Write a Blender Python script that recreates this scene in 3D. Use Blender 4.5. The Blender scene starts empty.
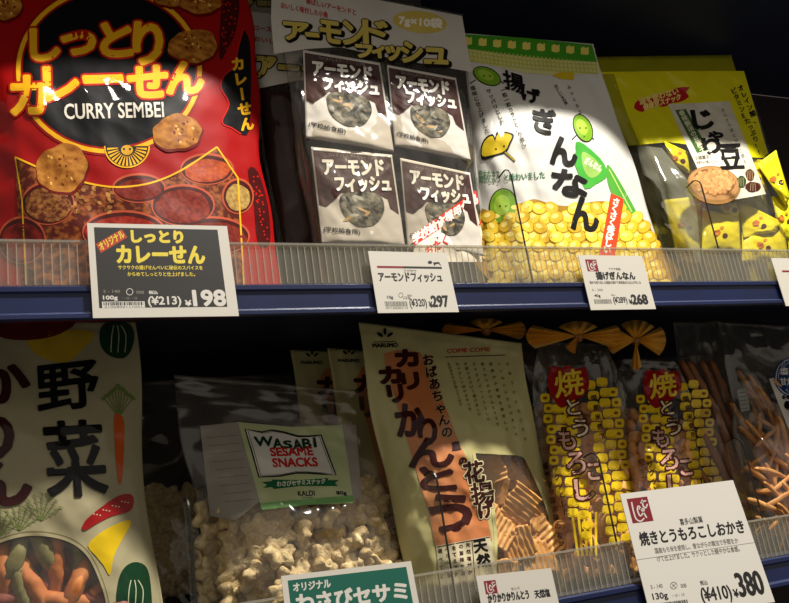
import bpy, math, random
import numpy as np
from mathutils import Matrix, Vector
from mathutils.geometry import tessellate_polygon
random.seed(7); rng = np.random.RandomState(7)
COL = bpy.context.scene.collection
W, H, F = 789.0, 603.0, 880.0

# ------------------------------------------------------------------ camera
def nrm(v): v = np.array(v, float); return v / np.linalg.norm(v)
EX = nrm((2300-W/2, 270-H/2, F))                 # shelf direction, in camera axes (right, down, forward)
EZ = np.array((-60-W/2, -2650-H/2, F)); EZ = nrm(EZ - EX*np.dot(EZ, EX))
EY = np.cross(EZ, EX)
M = np.stack([EX, EY, EZ], axis=1)               # world -> camera axes
c0 = np.array(((394-W/2)/F, (245-H/2)/F, 1.0))*0.80
CAM = -(M.T @ c0)                                # world origin = top edge of the upper price rail
def rays(p):
    p = np.asarray(p, float).reshape(-1, 2)
    c = np.stack([(p[:, 0]-W/2)/F, (p[:, 1]-H/2)/F, np.ones(len(p))], axis=1)
    return c @ M
def project(w):
    c = (np.asarray(w, float).reshape(-1, 3)-CAM) @ M.T
    return np.stack([c[:, 0]/c[:, 2]*F+W/2, c[:, 1]/c[:, 2]*F+H/2], axis=1)
def at(p, y=0.0):
    d = rays(p); return CAM + d*((y-CAM[1])/d[:, 1])[:, None]

cd = bpy.data.cameras.new('camera'); cd.lens = F/W*36; cd.sensor_width = 36; cd.clip_start = 0.01
cam = bpy.data.objects.new('camera', cd); COL.objects.link(cam)
Rm = np.stack([M.T @ np.array((1, 0, 0)), M.T @ np.array((0, -1, 0)), M.T @ np.array((0, 0, -1))], axis=1)
mw = Matrix([list(Rm[i])+[CAM[i]] for i in range(3)]+[[0, 0, 0, 1]]); cam.matrix_world = mw
bpy.context.scene.camera = cam
vs = bpy.context.scene.view_settings
vs.view_transform = 'Standard'; vs.look = 'None'; vs.exposure = 0.18; vs.gamma = 1

# ------------------------------------------------------------------ materials
def lin(h):
    h = h.lstrip('#'); r = [int(h[i:i+2], 16)/255 for i in (0, 2, 4)]
    return tuple(((c/12.92) if c <= 0.04045 else ((c+0.055)/1.055)**2.4) for c in r)+(1,)
MATS = {}
def newmat(name):
    m = bpy.data.materials.new(name); m.use_nodes = True; nt = m.node_tree
    return m, nt, nt.nodes['Principled BSDF'], nt.nodes['Material Output']
def add_bump(nt, target, scale, strength, dist=0.002, detail=3.0, distort=0.6, ridged=False):
    tc = nt.nodes.new('ShaderNodeTexCoord'); n = nt.nodes.new('ShaderNodeTexNoise')
    n.inputs['Scale'].default_value = scale; n.inputs['Detail'].default_value = detail; n.inputs['Distortion'].default_value = distort
    if ridged: n.noise_type = 'RIDGED_MULTIFRACTAL'
    b = nt.nodes.new('ShaderNodeBump'); b.inputs['Strength'].default_value = strength; b.inputs['Distance'].default_value = dist
    nt.links.new(tc.outputs['Object'], n.inputs['Vector']); nt.links.new(n.outputs['Fac'], b.inputs['Height'])
    nt.links.new(b.outputs['Normal'], target.inputs['Normal']); return b
def plain(name, col, rough=0.5, metal=0.0, spec=0.5, bump=None, mott=None, coat=0.0, emis=None):
    """mott = (second colour, scale, low, high): colour mottling that belongs to the thing"""
    if name in MATS: return MATS[name]
    m, nt, p, out = newmat(name)
    p.inputs['Base Color'].default_value = lin(col); p.inputs['Roughness'].default_value = rough
    p.inputs['Metallic'].default_value = metal; p.inputs['Specular IOR Level'].default_value = spec
    p.inputs['Coat Weight'].default_value = coat; p.inputs['Coat Roughness'].default_value = 0.07
    if mott:
        tc = nt.nodes.new('ShaderNodeTexCoord'); n = nt.nodes.new('ShaderNodeTexNoise'); r = nt.nodes.new('ShaderNodeValToRGB')
        n.inputs['Scale'].default_value = mott[1]; n.inputs['Detail'].default_value = 5
        nt.links.new(tc.outputs['Object'], n.inputs['Vector']); nt.links.new(n.outputs['Fac'], r.inputs['Fac'])
        r.color_ramp.elements[0].position = mott[2]; r.color_ramp.elements[1].position = mott[3]
        r.color_ramp.elements[0].color = lin(col); r.color_ramp.elements[1].color = lin(mott[0])
        nt.links.new(r.outputs['Color'], p.inputs['Base Color'])
    if bump: add_bump(nt, p, *bump)
    MATS[name] = m; return m
WR = (14, 0.30, 0.003, 1.5, 0.6)                    # the same film wrinkles for a bag and its printing
def film(name, col, rough=0.27, **k): return plain(name, col, 0.5, spec=0.06, coat=0.40, bump=WR, **k)
def clear(name, tint='#ffffff', haze=0.02, hazecol='#ffffff', spec=0.75, rough=0.09, bump=(18, 0.55, 0.004, 2.0, 0.8)):
    if name in MATS: return MATS[name]
    m, nt, p, out = newmat(name); nt.nodes.remove(p)
    tr = nt.nodes.new('ShaderNodeBsdfTransparent'); tr.inputs[0].default_value = lin(tint)
    gl = nt.nodes.new('ShaderNodeBsdfGlossy'); gl.inputs['Roughness'].default_value = rough
    df = nt.nodes.new('ShaderNodeBsdfDiffuse'); df.inputs[0].default_value = lin(hazecol)
    fr = nt.nodes.new('ShaderNodeLayerWeight'); fr.inputs[0].default_value = 0.5
    pw = nt.nodes.new('ShaderNodeMath'); pw.operation = 'POWER'; pw.inputs[1].default_value = 4.0
    mul = nt.nodes.new('ShaderNodeMath'); mul.operation = 'MULTIPLY_ADD'; mul.inputs[1].default_value = spec*0.7; mul.inputs[2].default_value = spec*0.07; mul.use_clamp = True
    m1 = nt.nodes.new('ShaderNodeMixShader'); m1.inputs[0].default_value = haze
    m2 = nt.nodes.new('ShaderNodeMixShader'); L = nt.links.new
    L(tr.outputs[0], m1.inputs[1]); L(df.outputs[0], m1.inputs[2]); L(fr.outputs['Facing'], pw.inputs[0]); L(pw.outputs[0], mul.inputs[0]); L(mul.outputs[0], m2.inputs[0])
    L(m1.outputs[0], m2.inputs[1]); L(gl.outputs[0], m2.inputs[2]); L(m2.outputs[0], out.inputs[0])
    if bump:
        b = add_bump(nt, gl, *bump); L(b.outputs['Normal'], fr.inputs['Normal'])
    MATS[name] = m; return m

# ------------------------------------------------------------------ objects
def mesh_obj(name, verts, faces, mats, parent=None, smooth=True, mi=None, normals=None, loc=None):
    loc = np.zeros(3) if loc is None else np.asarray(loc, float)
    me = bpy.data.meshes.new(name); v = np.asarray(verts, float)-loc
    me.from_pydata([tuple(x) for x in v], [], [tuple(int(i) for i in f) for f in faces])
    for m in (mats if isinstance(mats, (list, tuple)) else [mats]): me.materials.append(m)
    if mi is not None: me.polygons.foreach_set('material_index', [int(i) for i in mi])
    me.polygons.foreach_set('use_smooth', [bool(smooth)]*len(me.polygons)); me.update()
    if normals is not None and smooth: me.normals_split_custom_set_from_vertices([tuple(n) for n in normals])
    o = bpy.data.objects.new(name, me); COL.objects.link(o)
    if parent is not None: o.parent = parent
    else: o.location = loc
    return o
def tag(o, label=None, cat=None, group=None, kind=None):
    if label: o['label'] = label
    if cat: o['category'] = cat
    if group: o['group'] = group
    if kind: o['kind'] = kind
    return o
def empty(name, loc, label, cat, group=None):
    o = bpy.data.objects.new(name, None); o.empty_display_size = 0.02; COL.objects.link(o); o.location = tuple(loc)
    return tag(o, label, cat, group)
def box(x0, x1, y0, y1, z0, z1):
    v = [(x, y, z) for x in (x0, x1) for y in (y0, y1) for z in (z0, z1)]
    f = [(0, 1, 3, 2), (4, 6, 7, 5), (0, 4, 5, 1), (2, 3, 7, 6), (0, 2, 6, 4), (1, 5, 7, 3)]
    return v, f
def join(parts):
    V, Fc, o = [], [], 0
    for v, f in parts:
        V += [tuple(x) for x in v]; Fc += [tuple(i+o for i in q) for q in f]; o += len(v)
    return V, Fc

# ------------------------------------------------------------------ 2-D print shapes (triangles in a flat layout)
def subdivide(P, T, L):
    P = [tuple(p) for p in P]; T = [tuple(t) for t in T]
    for _ in range(9):
        mid = {}; out = []; split = False
        def md(a, b):
            k = (a, b) if a < b else (b, a)
            if k not in mid: mid[k] = len(P); P.append(((P[a][0]+P[b][0])/2, (P[a][1]+P[b][1])/2))
            return mid[k]
        def lg(a, b): return (P[a][0]-P[b][0])**2+(P[a][1]-P[b][1])**2 > L*L
        for a, b, c in T:
            e = [lg(a, b), lg(b, c), lg(c, a)]; n = sum(e)
            if n == 0: out.append((a, b, c)); continue
            split = True
            if n == 3:
                x, y, z = md(a, b), md(b, c), md(c, a); out += [(a, x, z), (x, b, y), (z, y, c), (x, y, z)]
            else:
                while not e[0] or (n == 2 and e[2]): a, b, c = b, c, a; e = e[1:]+e[:1]
                if n == 1: x = md(a, b); out += [(a, x, c), (x, b, c)]
                else: x, y = md(a, b), md(b, c); out += [(a, x, c), (x, b, y), (x, y, c)]
        T = out
        if not split: break
    return np.array(P), np.array(T)
def poly(pts):
    pts = [tuple(p) for p in pts]
    return np.array(pts, float), np.array(tessellate_polygon([[Vector((p[0], p[1], 0)) for p in pts]]))
def smooth_pts(pts, n=6, closed=True):
    p = np.array(pts, float); N = len(p); out = []
    rg = range(N) if closed else range(N-1)
    for i in rg:
        if closed: a, b, c, d = p[i-1], p[i], p[(i+1) % N], p[(i+2) % N]
        else: a, b, c, d = p[max(i-1, 0)], p[i], p[i+1], p[min(i+2, N-1)]
        for k in range(n):
            t = k/n; out.append(0.5*((2*b)+(c-a)*t+(2*a-5*b+4*c-d)*t*t+(3*b-a-3*c+d)*t**3))
    if not closed: out.append(p[-1])
    return np.array(out)
def ell(cx, cy, rx, ry, rot=0, n=28, wob=0.0, seed=0, a0=0, a1=360):
    r = np.random.RandomState(seed); ph = r.rand(4)*6.28
    t = np.radians(np.linspace(a0, a1, n, endpoint=(a1-a0) < 360))
    k = 1+wob*(np.sin(2*t+ph[0])+0.7*np.sin(3*t+ph[1])+0.6*np.sin(5*t+ph[2])+0.5*np.sin(9*t+ph[3]))
    x, y = rx*k*np.cos(t), ry*k*np.sin(t); c, s = math.cos(math.radians(rot)), math.sin(math.radians(rot))
    return np.stack([cx+c*x-s*y, cy+s*x+c*y], axis=1)
def stroke(pts, w, closed=False):
    p = np.array(pts, float); N = len(p)
    if closed: d = np.roll(p, -1, 0)-np.roll(p, 1, 0)
    else: d = np.gradient(p, axis=0)
    n = np.stack([-d[:, 1], d[:, 0]], axis=1); n /= np.linalg.norm(n, axis=1)[:, None]+1e-9
    ww = (np.asarray(w, float)*np.ones(N))[:, None]/2
    P = np.concatenate([p+n*ww, p-n*ww]); T = []
    for i in range(N if closed else N-1):
        j = (i+1) % N; T += [(i, j, N+i), (j, N+j, N+i)]
    return P, np.array(T)
_g = {}
_fc = bpy.data.curves.new('lettering', 'FONT'); _fc.resolution_u = 3
_fo = bpy.data.objects.new('lettering', _fc)
def glyphs(s):
    if s in _g: return _g[s]
    COL.objects.link(_fo); _fc.body = s; _fc.size = 1
    bpy.context.view_layer.update()
    e = _fo.evaluated_get(bpy.context.evaluated_depsgraph_get()); me = e.to_mesh(); me.calc_loop_triangles()
    P = np.array([(v.co.x, v.co.y) for v in me.vertices]).reshape(-1, 2)
    T = np.array([tuple(t.vertices) for t in me.loop_triangles]).reshape(-1, 3)
    e.to_mesh_clear(); COL.objects.unlink(_fo)
    # merge doubles so that outline edges are found
    if len(P):
        key = np.round(P, 5); u, inv = np.unique(key, axis=0, return_inverse=True); inv = inv.reshape(-1)
        T = inv[T]; P = u; T = T[(T[:, 0] != T[:, 1]) & (T[:, 1] != T[:, 2]) & (T[:, 0] != T[:, 2])]
    _g[s] = (P, T); return _g[s]
def dilate(P, T, w):
    from collections import Counter
    c = Counter()
    for t in T:
        for a, b in ((t[0], t[1]), (t[1], t[2]), (t[2], t[0])): c[(min(a, b), max(a, b))] += 1
    E = [k for k, v in c.items() if v == 1]; Q, R = [], []; pts = set()
    for a, b in E:
        d = P[b]-P[a]; l = np.hypot(*d)
        if l < 1e-6: continue
        n = np.array((-d[1], d[0]))/l*w; o = len(Q); Q += [P[a]+n, P[b]+n, P[b]-n, P[a]-n]; R += [(o, o+1, o+2), (o, o+2, o+3)]
        pts.add(a); pts.add(b)
    for a in pts:
        o = len(Q); Q += [P[a]+w*np.array((math.cos(k*math.pi/3.5), math.sin(k*math.pi/3.5))) for k in range(7)]
        R += [(o, o+k, o+k+1) for k in range(1, 6)]
    return np.array(Q).reshape(-1, 2), np.array(R).reshape(-1, 3)

# ------------------------------------------------------------------ surfaces
def homog(src, dst):
    A, b = [], []
    for (x, y), (u, v) in zip(src, dst):
        A += [[x, y, 1, 0, 0, 0, -u*x, -u*y], [0, 0, 0, x, y, 1, -v*x, -v*y]]; b += [u, v]
    return np.append(np.linalg.solve(np.array(A, float), np.array(b, float)), 1).reshape(3, 3)
def happ(Hm, p):
    p = np.asarray(p, float).reshape(-1, 2); q = np.c_[p, np.ones(len(p))] @ Hm.T; return q[:, :2]/q[:, 2:]
class Surf:
    """A leaning sheet of film or card in the world; printing is laid on its true bulging surface."""
    def __init__(s, tl, tr, br, bl, y0, lean, zf, T=0.0, Tb=0.0, seal=0.88, wr=0.0012, seed=1, zbot=None, eL=None, eR=None, pw=2.6, bt=0.10, fl=0.06):
        s.O = np.array((0, y0, zf)); a = math.radians(lean)
        s.N = np.array((0, -math.cos(a), math.sin(a)))      # outwards, towards the aisle
        s.B = np.array((0, math.sin(a), math.cos(a)))
        s.T, s.Tb, s.seal, s.wr, s.pw, s.bt, s.fl = T, Tb, seal, wr, pw, bt, fl
        tl, tr, br, bl = [s.flat(p)[0] for p in (tl, tr, br, bl)]
        if zbot is not None:                                 # run the sides down to the shelf
            bl = tl+(bl-tl)*((zbot-tl[2])/(bl[2]-tl[2])); br = tr+(br-tr)*((zbot-tr[2])/(br[2]-tr[2]))
        s.corn = [tl, tr, br, bl]; s.q = project(s.corn)
        s.H = homog(s.q, [(0, 1), (1, 1), (1, 0), (0, 0)]); s.Hi = np.linalg.inv(s.H)
        r = np.random.RandomState(seed); s.wv = []
        for k in range(12):
            fr = 1.6+k*0.9; an = r.rand()*3.14; s.wv.append((fr*math.cos(an), fr*math.sin(an)*1.2, r.rand()*6.28, 1.0/(1+0.45*k)))
        s.eL, s.eR = eL, eR
        s.layers = {}; s.order = []
    def flat(s, p, off=0.0):
        d = rays(p); o = s.O-CAM; k = (o @ s.N+off)/(d @ s.N); return CAM+d*k[:, None]
    def h(s, p):
        u, v = np.clip(happ(s.H, p), 0, 1).T
        if s.T == 0: return 0*u
        prof = 1-np.abs(2*u-1)**s.pw
        vv = np.clip((s.seal-v)/0.42, 0, 1); top = vv*vv*(3-2*vv)
        bb = np.clip(v/s.bt, 0, 1); bot = 0.35+0.65*(bb*(2-bb))
        w = 0*u
        for fx, fy, ph, am in s.wv:
            sn = np.sin(6.28*(fx*u+fy*v)*0.5+ph+1.5*np.sin(5*u+4*v+ph)); w += am*(1-2*np.sqrt(sn*sn+0.04))*0.5+am*sn*0.3
        edge = np.clip(np.minimum(u, 1-u)/0.08, 0, 1)
        return s.T*(s.fl+prof*top*bot)+s.wr*w*(0.35+0.65*edge)
    def S(s, p, off=0.0): return s.flat(p, s.h(p)+off)
    def nrmls(s, p):
        e = 0.6; p = np.asarray(p, float).reshape(-1, 2)
        a = s.S(p+(e, 0))-s.S(p-(e, 0)); b = s.S(p+(0, e))-s.S(p-(0, e)); n = np.cross(a, b)
        n /= np.linalg.norm(n, axis=1)[:, None]; sg = np.sign(n @ s.N); return n*sg[:, None]
    def put(s, part, PT, mat, layer=1.0, L=None):
        P, T = PT
        if len(T) == 0: return
        if L is None: L = 3.6 if s.T else 60.0
        P, T = subdivide(P, T, L)
        P = np.asarray(P, float); A = P[T]
        cr = (A[:, 1, 0]-A[:, 0, 0])*(A[:, 2, 1]-A[:, 0, 1])-(A[:, 1, 1]-A[:, 0, 1])*(A[:, 2, 0]-A[:, 0, 0])
        T = np.where((cr > 0)[:, None], T[:, [0, 2, 1]], T)
        off = np.full(len(P), (0.0003+0.00022*layer) if s.T else (0.00003+0.00003*layer))
        s.layers.setdefault(part, []).append((P, T, mat, off))
    def poly(s, part, pts, mat, layer=1, sm=0):
        if sm: pts = smooth_pts(pts, sm)
        s.put(part, poly(pts), mat, layer)
    def ell(s, part, cx, cy, rx, ry, mat, layer=1, rot=0, **k): s.put(part, poly(ell(cx, cy, rx, ry, rot, **k)), mat, layer)
    def line(s, part, pts, w, mat, layer=1, sm=0, closed=False):
        if sm: pts = smooth_pts(pts, sm, closed)
        s.put(part, stroke(pts, w, closed), mat, layer)
    def glyph(s, part, P, T, mat, layer, bold):
        s.put(part, (P, T), mat, layer)
        if bold > 0:
            Q, R = dilate(P, T, bold)
            if len(Q):
                lv = np.repeat(rng.rand(len(R)), 3)
                Q2 = Q[R].reshape(-1, 2); R2 = np.arange(len(Q2)).reshape(-1, 3)
                A = Q2[R2]; cr = (A[:, 1, 0]-A[:, 0, 0])*(A[:, 2, 1]-A[:, 0, 1])-(A[:, 1, 1]-A[:, 0, 1])*(A[:, 2, 0]-A[:, 0, 0])
                R2 = np.where((cr > 0)[:, None], R2[:, [0, 2, 1]], R2)
                s.layers[part].append((Q2, R2, mat, ((0.0003+0.00022*layer) if s.T else (0.00003+0.00003*layer))-0.000005-(0.00002 if s.T else 0.000008)*lv))
    def text(s, part, t, ll, lr, ul, mat, layer=3, bold=0.0, out=None):
        """the text's bounding box goes on the parallelogram ll, lr, ul"""
        P, T = glyphs(t)
        if len(P) == 0: return
        mn, mx = P.min(0), P.max(0); q = (P-mn)/(mx-mn+1e-9)
        ll, lr, ul = map(np.array, (ll, lr, ul)); P2 = ll+q[:, :1]*(lr-ll)+q[:, 1:]*(ul-ll)
        if out: s.glyph(part, P2, T, out[0], layer, bold+out[1]); layer = layer+0.6
        s.glyph(part, P2, T, mat, layer, bold)
    def col(s, part, t, p0, p1, w, mat, layer=3, bold=0.0, out=None, w1=None, hh=None, skew=None):
        """characters set one under another: centres from p0 to p1; they keep upright along the column"""
        p0, p1 = np.array(p0, float), np.array(p1, float); n = len(t); w1 = w1 or w
        for i, ch in enumerate(t):
            f = i/(n-1) if n > 1 else 0; c = p0+(p1-p0)*f; ww = w+(w1-w)*f
            d = (p1-p0)/np.linalg.norm(p1-p0) if n > 1 else np.array((0., 1.))
            if skew is not None: d = np.array(skew, float)/np.linalg.norm(skew)
            r = np.array((-d[1], d[0]))*-1
            r = np.array((d[1], -d[0])); 
            P, T = glyphs(ch)
            if len(P) == 0: continue
            x = P[:, :1]-0.5; y = P[:, 1:]-0.36
            if ch in 'ー': x, y = -y, x
            hgt = (hh or 1.0)*ww
            P2 = c+x*r*ww-y*d*hgt
            if out: s.glyph(part, P2, T, out[0], layer, bold+out[1])
            s.glyph(part, P2, T, mat, layer+(0.6 if out else 0), bold)
    def flush(s, root, loc, sub={}, base=None):
        made = {}
        for part, L in sorted(s.layers.items(), key=lambda kv: kv[0].split('#')[0] in sub):
            nm = part.split('#')[0]
            V, N, Fc, mi, ms, o = [], [], [], [], [], 0
            for P, T, m, off in L:
                V.append(s.S(P, off)); N.append(s.nrmls(P)); Fc.append(T+o); o += len(P)
                if m not in ms: ms.append(m)
                mi += [ms.index(m)]*len(T)
            par = base or made.get(sub.get(nm), root)
            made[nm] = mesh_obj(nm, np.concatenate(V), np.concatenate(Fc), ms, par, True, mi, np.concatenate(N), loc)
        s.layers = {}
    def uvpix(s, u, v): return happ(s.Hi, np.stack([u, v], axis=-1))
    def body(s, name, mats, root, loc, nu=100, nv=110, zones=None, back=True, crimp=0.0015):
        """closed bag: front and back film meeting at the side seals"""
        us = np.linspace(0, 1, nu+1); vv = np.linspace(0, 1, nv+1); U, V = np.meshgrid(us, vv)
        eL = s.eL(V) if s.eL else 0*V; eR = s.eR(V) if s.eR else 0*V
        Ue = U+eL*(1-U)+eR*U
        px = s.uvpix(Ue.ravel(), V.ravel()); front = s.S(px)
        # the ridge of seal at the top
        cr = crimp*np.clip((V.ravel()-s.seal)/0.02, 0, 1)*np.sin(V.ravel()*900); front = front+np.outer(cr*0.25, s.N)
        front = front.reshape(nv+1, nu+1, 3); n = nu+1
        Vt = [tuple(x) for x in front.reshape(-1, 3)]; Fc = []; mi = []
        for j in range(nv):
            for i in range(nu):
                Fc.append((j*n+i, j*n+i+1, (j+1)*n+i+1, (j+1)*n+i))
                mi.append(zones(us[i], vv[j]) if zones else 0)
        if back:
            o = len(Vt); Uf = np.clip(Ue, 0, 1)
            prof = np.clip(1-np.abs(2*U-1)**3, 0, 1); t2 = np.clip((s.seal-V)/0.4, 0, 1); b2 = 0.5+0.5*np.clip(V/0.1, 0, 1)
            edge = np.minimum(np.minimum(U, 1-U), 1-V)
            dep = 0.0008+s.Tb*prof*t2*b2
            base = s.flat(px).reshape(nv+1, nu+1, 3)
            hh = s.h(px).reshape(nv+1, nu+1)
            bk = base+(np.minimum(hh, s.T*s.fl+s.wr*3)-0.0006-dep)[..., None]*s.N
            rim = edge <= 1e-9
            bk[rim] = front[rim]-s.N*0.0006
            Vt += [tuple(x) for x in bk.reshape(-1, 3)]
            for j in range(nv):
                for i in range(nu): Fc.append((o+j*n+i, o+(j+1)*n+i, o+(j+1)*n+i+1, o+j*n+i+1)); mi.append(zones(us[i], vv[j]) if zones else 0)
            ring = [(j*n) for j in range(nv+1)]+[nv*n+i for i in range(1, nu+1)]+[j*n+nu for j in range(nv-1, -1, -1)]+[i for i in range(nu-1, 0, -1)]
            for a, b in zip(ring, ring[1:]+ring[:1]): Fc.append((a, b, o+b, o+a)); mi.append(mi[0] if not zones else zones(0.5, 0.5))
        return mesh_obj(name, Vt, Fc, mats, root, True, mi, None, loc)
def wavy(amp, ph, k=3.0): return lambda v: amp*(np.sin(k*6.28*v+ph)+0.5*np.sin(2.3*k*6.28*v+2*ph))
# ================================================================== the setting
XL, XR = -0.62, 1.35
zr = at([(394, 283.5)])[0][2]; zb = at([(394, 313)])[0][2]          # foot of the clear rail, foot of the blue shelf edge
zlow = at([(415, 575)])[0][2]                                       # top of the lower rail
ZF = zr+0.001; ZL = zlow+ZF                                         # shelf floors
M_back = plain('brown_back_panel', '#150605', 0.7, mott=('#1b0908', 6, 0.3, 0.7), bump=(60, 0.1, 0.001))
M_blue = plain('blue_painted_steel', '#081538', 0.38, bump=(25, 0.06, 0.002), mott=('#0c1c48', 9, 0.3, 0.7))
M_under = plain('shelf_steel_grey_blue', '#1b2237', 0.5, mott=('#161b2c', 12, 0.3, 0.7))
M_rail = clear('clear_acrylic_rail', '#f3f1ea', 0.09, '#d8d4c8', 0.5, 0.16, (120, 0.25, 0.001))
M_rib = clear('clear_acrylic_rib', '#e9e6dc', 0.19, '#dcd8cb', 0.6, 0.2, None)
M_div = clear('clear_divider', '#f5f7f5', 0.02, '#ffffff', 0.35, 0.05, None)
M_dark = plain('dark_divider_edge', '#15120f', 0.3)
DEPTH = 0.34
v, f = box(XL-0.05, XR+0.05, DEPTH, DEPTH+0.02, -0.95, 0.8)
tag(mesh_obj('wall_back', v, f, M_back, smooth=False), kind='structure')
v, f = box(XL-0.05, XR+0.05, -2.2, DEPTH+0.02, -1.0, -0.95)
tag(mesh_obj('floor', v, f, plain('aisle_floor', '#2c2420', 0.6, mott=('#241e1a', 5, .3, .7)), smooth=False), kind='structure')

def shelf(z0, label, rail=''):
    """z0 = height of the top of the clear rail"""
    root = empty('store_shelf', (0.1, 0.15, z0+ZF), label, 'shelf', 'shelves of the snack rack'); loc = root.location
    v, f = box(XL, XR, 0.0016, DEPTH-0.002, z0+zr-0.0025, z0+ZF-0.0005)
    mesh_obj('shelf_board', v, f, M_under, root, False, loc=loc)
    # blue front edge with a rolled lip at top and bottom
    prof = [(0.0, zr), (-0.0025, zr-0.0015), (-0.0025, zr-0.005), (-0.0008, zr-0.0065), (-0.0008, zb+0.006), (-0.003, zb+0.004), (-0.003, zb+0.001), (-0.001, zb), (0.0015, zb), (0.0015, zr)]
    V = [(x, y, z0+z) for x in (XL, XR) for y, z in prof]; n = len(prof)
    Fc = [(i, (i+1) % n, n+(i+1) % n, n+i) for i in range(n)]+[tuple(range(n-1, -1, -1)), tuple(range(n, 2*n))]
    mesh_obj('front_edge', V, Fc, M_blue, root, False, loc=loc)
    if rail:
        root = empty('price_rail', (0.1, 0.0, z0+zr), rail, 'rail', 'clear price rails'); loc = root.location
        top = [box(XL, XR, 0.0006, 0.0018, z0+zr+0.0005, z0-0.0002)]
        r = mesh_obj('clear_rail', *join(top), M_rail, root, False, loc=loc)
        
        ribs = []; x = XL
        while x < XR: ribs.append(box(x, x+0.0009, -0.0004, 0.0003, z0+zr+0.001, z0-0.0025)); x += 0.0062
        ob = mesh_obj('rib', *join(ribs), M_rib, root, False, loc=loc); ob['kind'] = 'stuff'
        mesh_obj('rail_lip', *box(XL, XR, -0.0010, 0.0024, z0-0.0014, z0+0.0004), M_rib, root, False, loc=loc)
    return root
shelf(0, 'middle blue steel shelf holding curry crackers, almond fish, ginkgo nuts and bean snacks', 'clear ribbed acrylic rail along the front of the middle shelf')
shelf(zlow, 'lower blue steel shelf holding vegetable, wasabi, corn and twig snack bags', 'clear ribbed acrylic rail along the front of the lower shelf')
shelf(0.485, 'dark blue shelf over the top row of snack bags', '')
def upright(x):
    v, f = box(x-0.015, x+0.015, 0.06, DEPTH-0.002, -0.93, 0.78)
    tag(mesh_obj('shelf_upright', v, f, M_under, smooth=False, loc=(x, 0.2, -0.93)), 'dark steel upright at the end of the snack rack', 'upright', 'rack uprights')
upright(XL-0.02); upright(XR+0.02)

def divider(px, ytop, z0, label, dep=0.024):
    """clear plate standing edge-on behind the rail; front edge at pixel column px, top at pixel row ytop"""
    p = at([(px, ytop)], 0.006)[0]; x, z1 = p[0], p[2]; zz = z0+ZF
    r = 0.010; prof = [(0.006, zz), (0.006, z1-r)]+[(0.006+r-r*math.cos(t), z1-r+r*math.sin(t)) for t in np.radians(np.linspace(10, 80, 7))]+[(0.006+r, z1), (dep+0.004, z1-0.002), (dep+0.006, zz)]
    root = empty('shelf_divider', (x, 0.006, zz), label, 'divider'); n = len(prof); L = root.location
    V = [(x+s*0.0006, y, z) for s in (-1, 1) for y, z in prof]
    Fc = [(i, n+i, n+(i+1) % n, (i+1) % n) for i in range(n)]+[tuple(range(n)), tuple(range(2*n-1, n-1, -1))]
    mesh_obj('clear_plate', V, Fc, M_div, root, False, loc=L)
    e = prof[:-1]; w = 0.0007; V = []; Fc = []
    for i, (y, z) in enumerate(e):
        a = np.array(e[max(i-1, 0)]); b = np.array(e[min(i+1, len(e)-1)]); d = (b-a)/np.linalg.norm(b-a); q = np.array((-d[1], d[0]))*-1
        for sx in (-1, 1): V += [(x+sx*w, y-0.0*q[0], z), (x+sx*w, y-d[1]*0.0010, z+d[0]*0.0010)]
    for i in range(len(e)-1):
        a = 4*i; b = a+4
        Fc += [(a+1, b+1, b+3, a+3), (a, b, b+1, a+1), (a+2, a+3, b+3, b+2), (a, a+2, b+2, b)]
    mesh_obj('edge_trim', V, Fc, M_dark, root, False, loc=L)
divider(509, 167, 0, 'clear divider with dark edge in front of the ginkgo nut bag')
divider(699, 178, 0, 'clear divider with dark edge in front of the yellow bean bag')
divider(188, 497, zlow, 'clear divider at the left side of the wasabi cracker bag', 0.018)
divider(435, 470, zlow, 'clear divider with dark edge in front of the peach and olive fried snack bag')
divider(597, 452, zlow, 'clear divider with dark edge in front of the left corn cracker bag')
divider(741, 437, zlow, 'clear divider with dark edge in front of the twig snack bag')

# ================================================================== common print inks
INK = {}
def ink(c, rough=0.27): 
    k = 'ink_'+c.lstrip('#')
    return film(k, c, rough)
def surf_bag(name, label, cat, group=None, **k):
    s = Surf(**k); b = (s.corn[2]+s.corn[3])/2
    root = empty(name, (b[0], b[1], b[2]), label, cat, group); return s, root, root.location

# ------------------------------------------------------------------ curry cracker bag
s, root, L = surf_bag('cracker_bag', 'large red bag of curry rice crackers with black oval and yellow lettering', 'bag',
    tl=(-34, -42), tr=(244, -34), br=(274, 245), bl=(-42, 240), y0=0.095, lean=7, zf=ZF, T=0.047, Tb=0.02, seal=0.95, wr=0.0022, seed=3, zbot=ZF, eR=wavy(0.012, 0.6, 1.6), pw=3.2)
red = film('red_film', '#8e0808', 0.25)
s.body('film', [red], root, L)
K, Y_, R_ = ink('#0b0a0c'), ink('#d8a018'), ink('#b3160d')
P = 'oval_badge'
s.ell(P, 109, 70, 96, 86, ink('#7e0806'), 0.2, n=60); s.ell(P, 109, 70, 93, 83.5, Y_, 0.5, n=60); s.ell(P, 109, 70, 88.5, 79, ink('#8c0a06'), 0.8, n=60); s.ell(P, 109, 70, 86.5, 77, K, 1.1, n=60)
P = 'title_lettering'; o = (ink('#9c140a'), 2.0)
for ch, x0, y0, x1, y1 in [('し', 31, 29, 60, 60), ('っ', 62, 33, 96, 54), ('と', 101, 23, 133, 56), ('り', 134, 22, 163, 64), ('カ', 11, 76, 46, 114), ('レ', 44, 67, 79, 100), ('ー', 84, 76, 123, 82), ('せ', 128, 66, 168, 97), ('ん', 167, 62, 204, 93)]:
    s.text(P, ch, (x0+1, y1), (x1-1, y1-1), (x0, y0+1), Y_, 3, 2.0, out=o)
s.text('subtitle_lettering', 'CURRY SEMBEI', (65, 119), (164, 117), (64, 104), ink('#c9c2b4'), 3, 0.35)
P = 'emblem'
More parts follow.
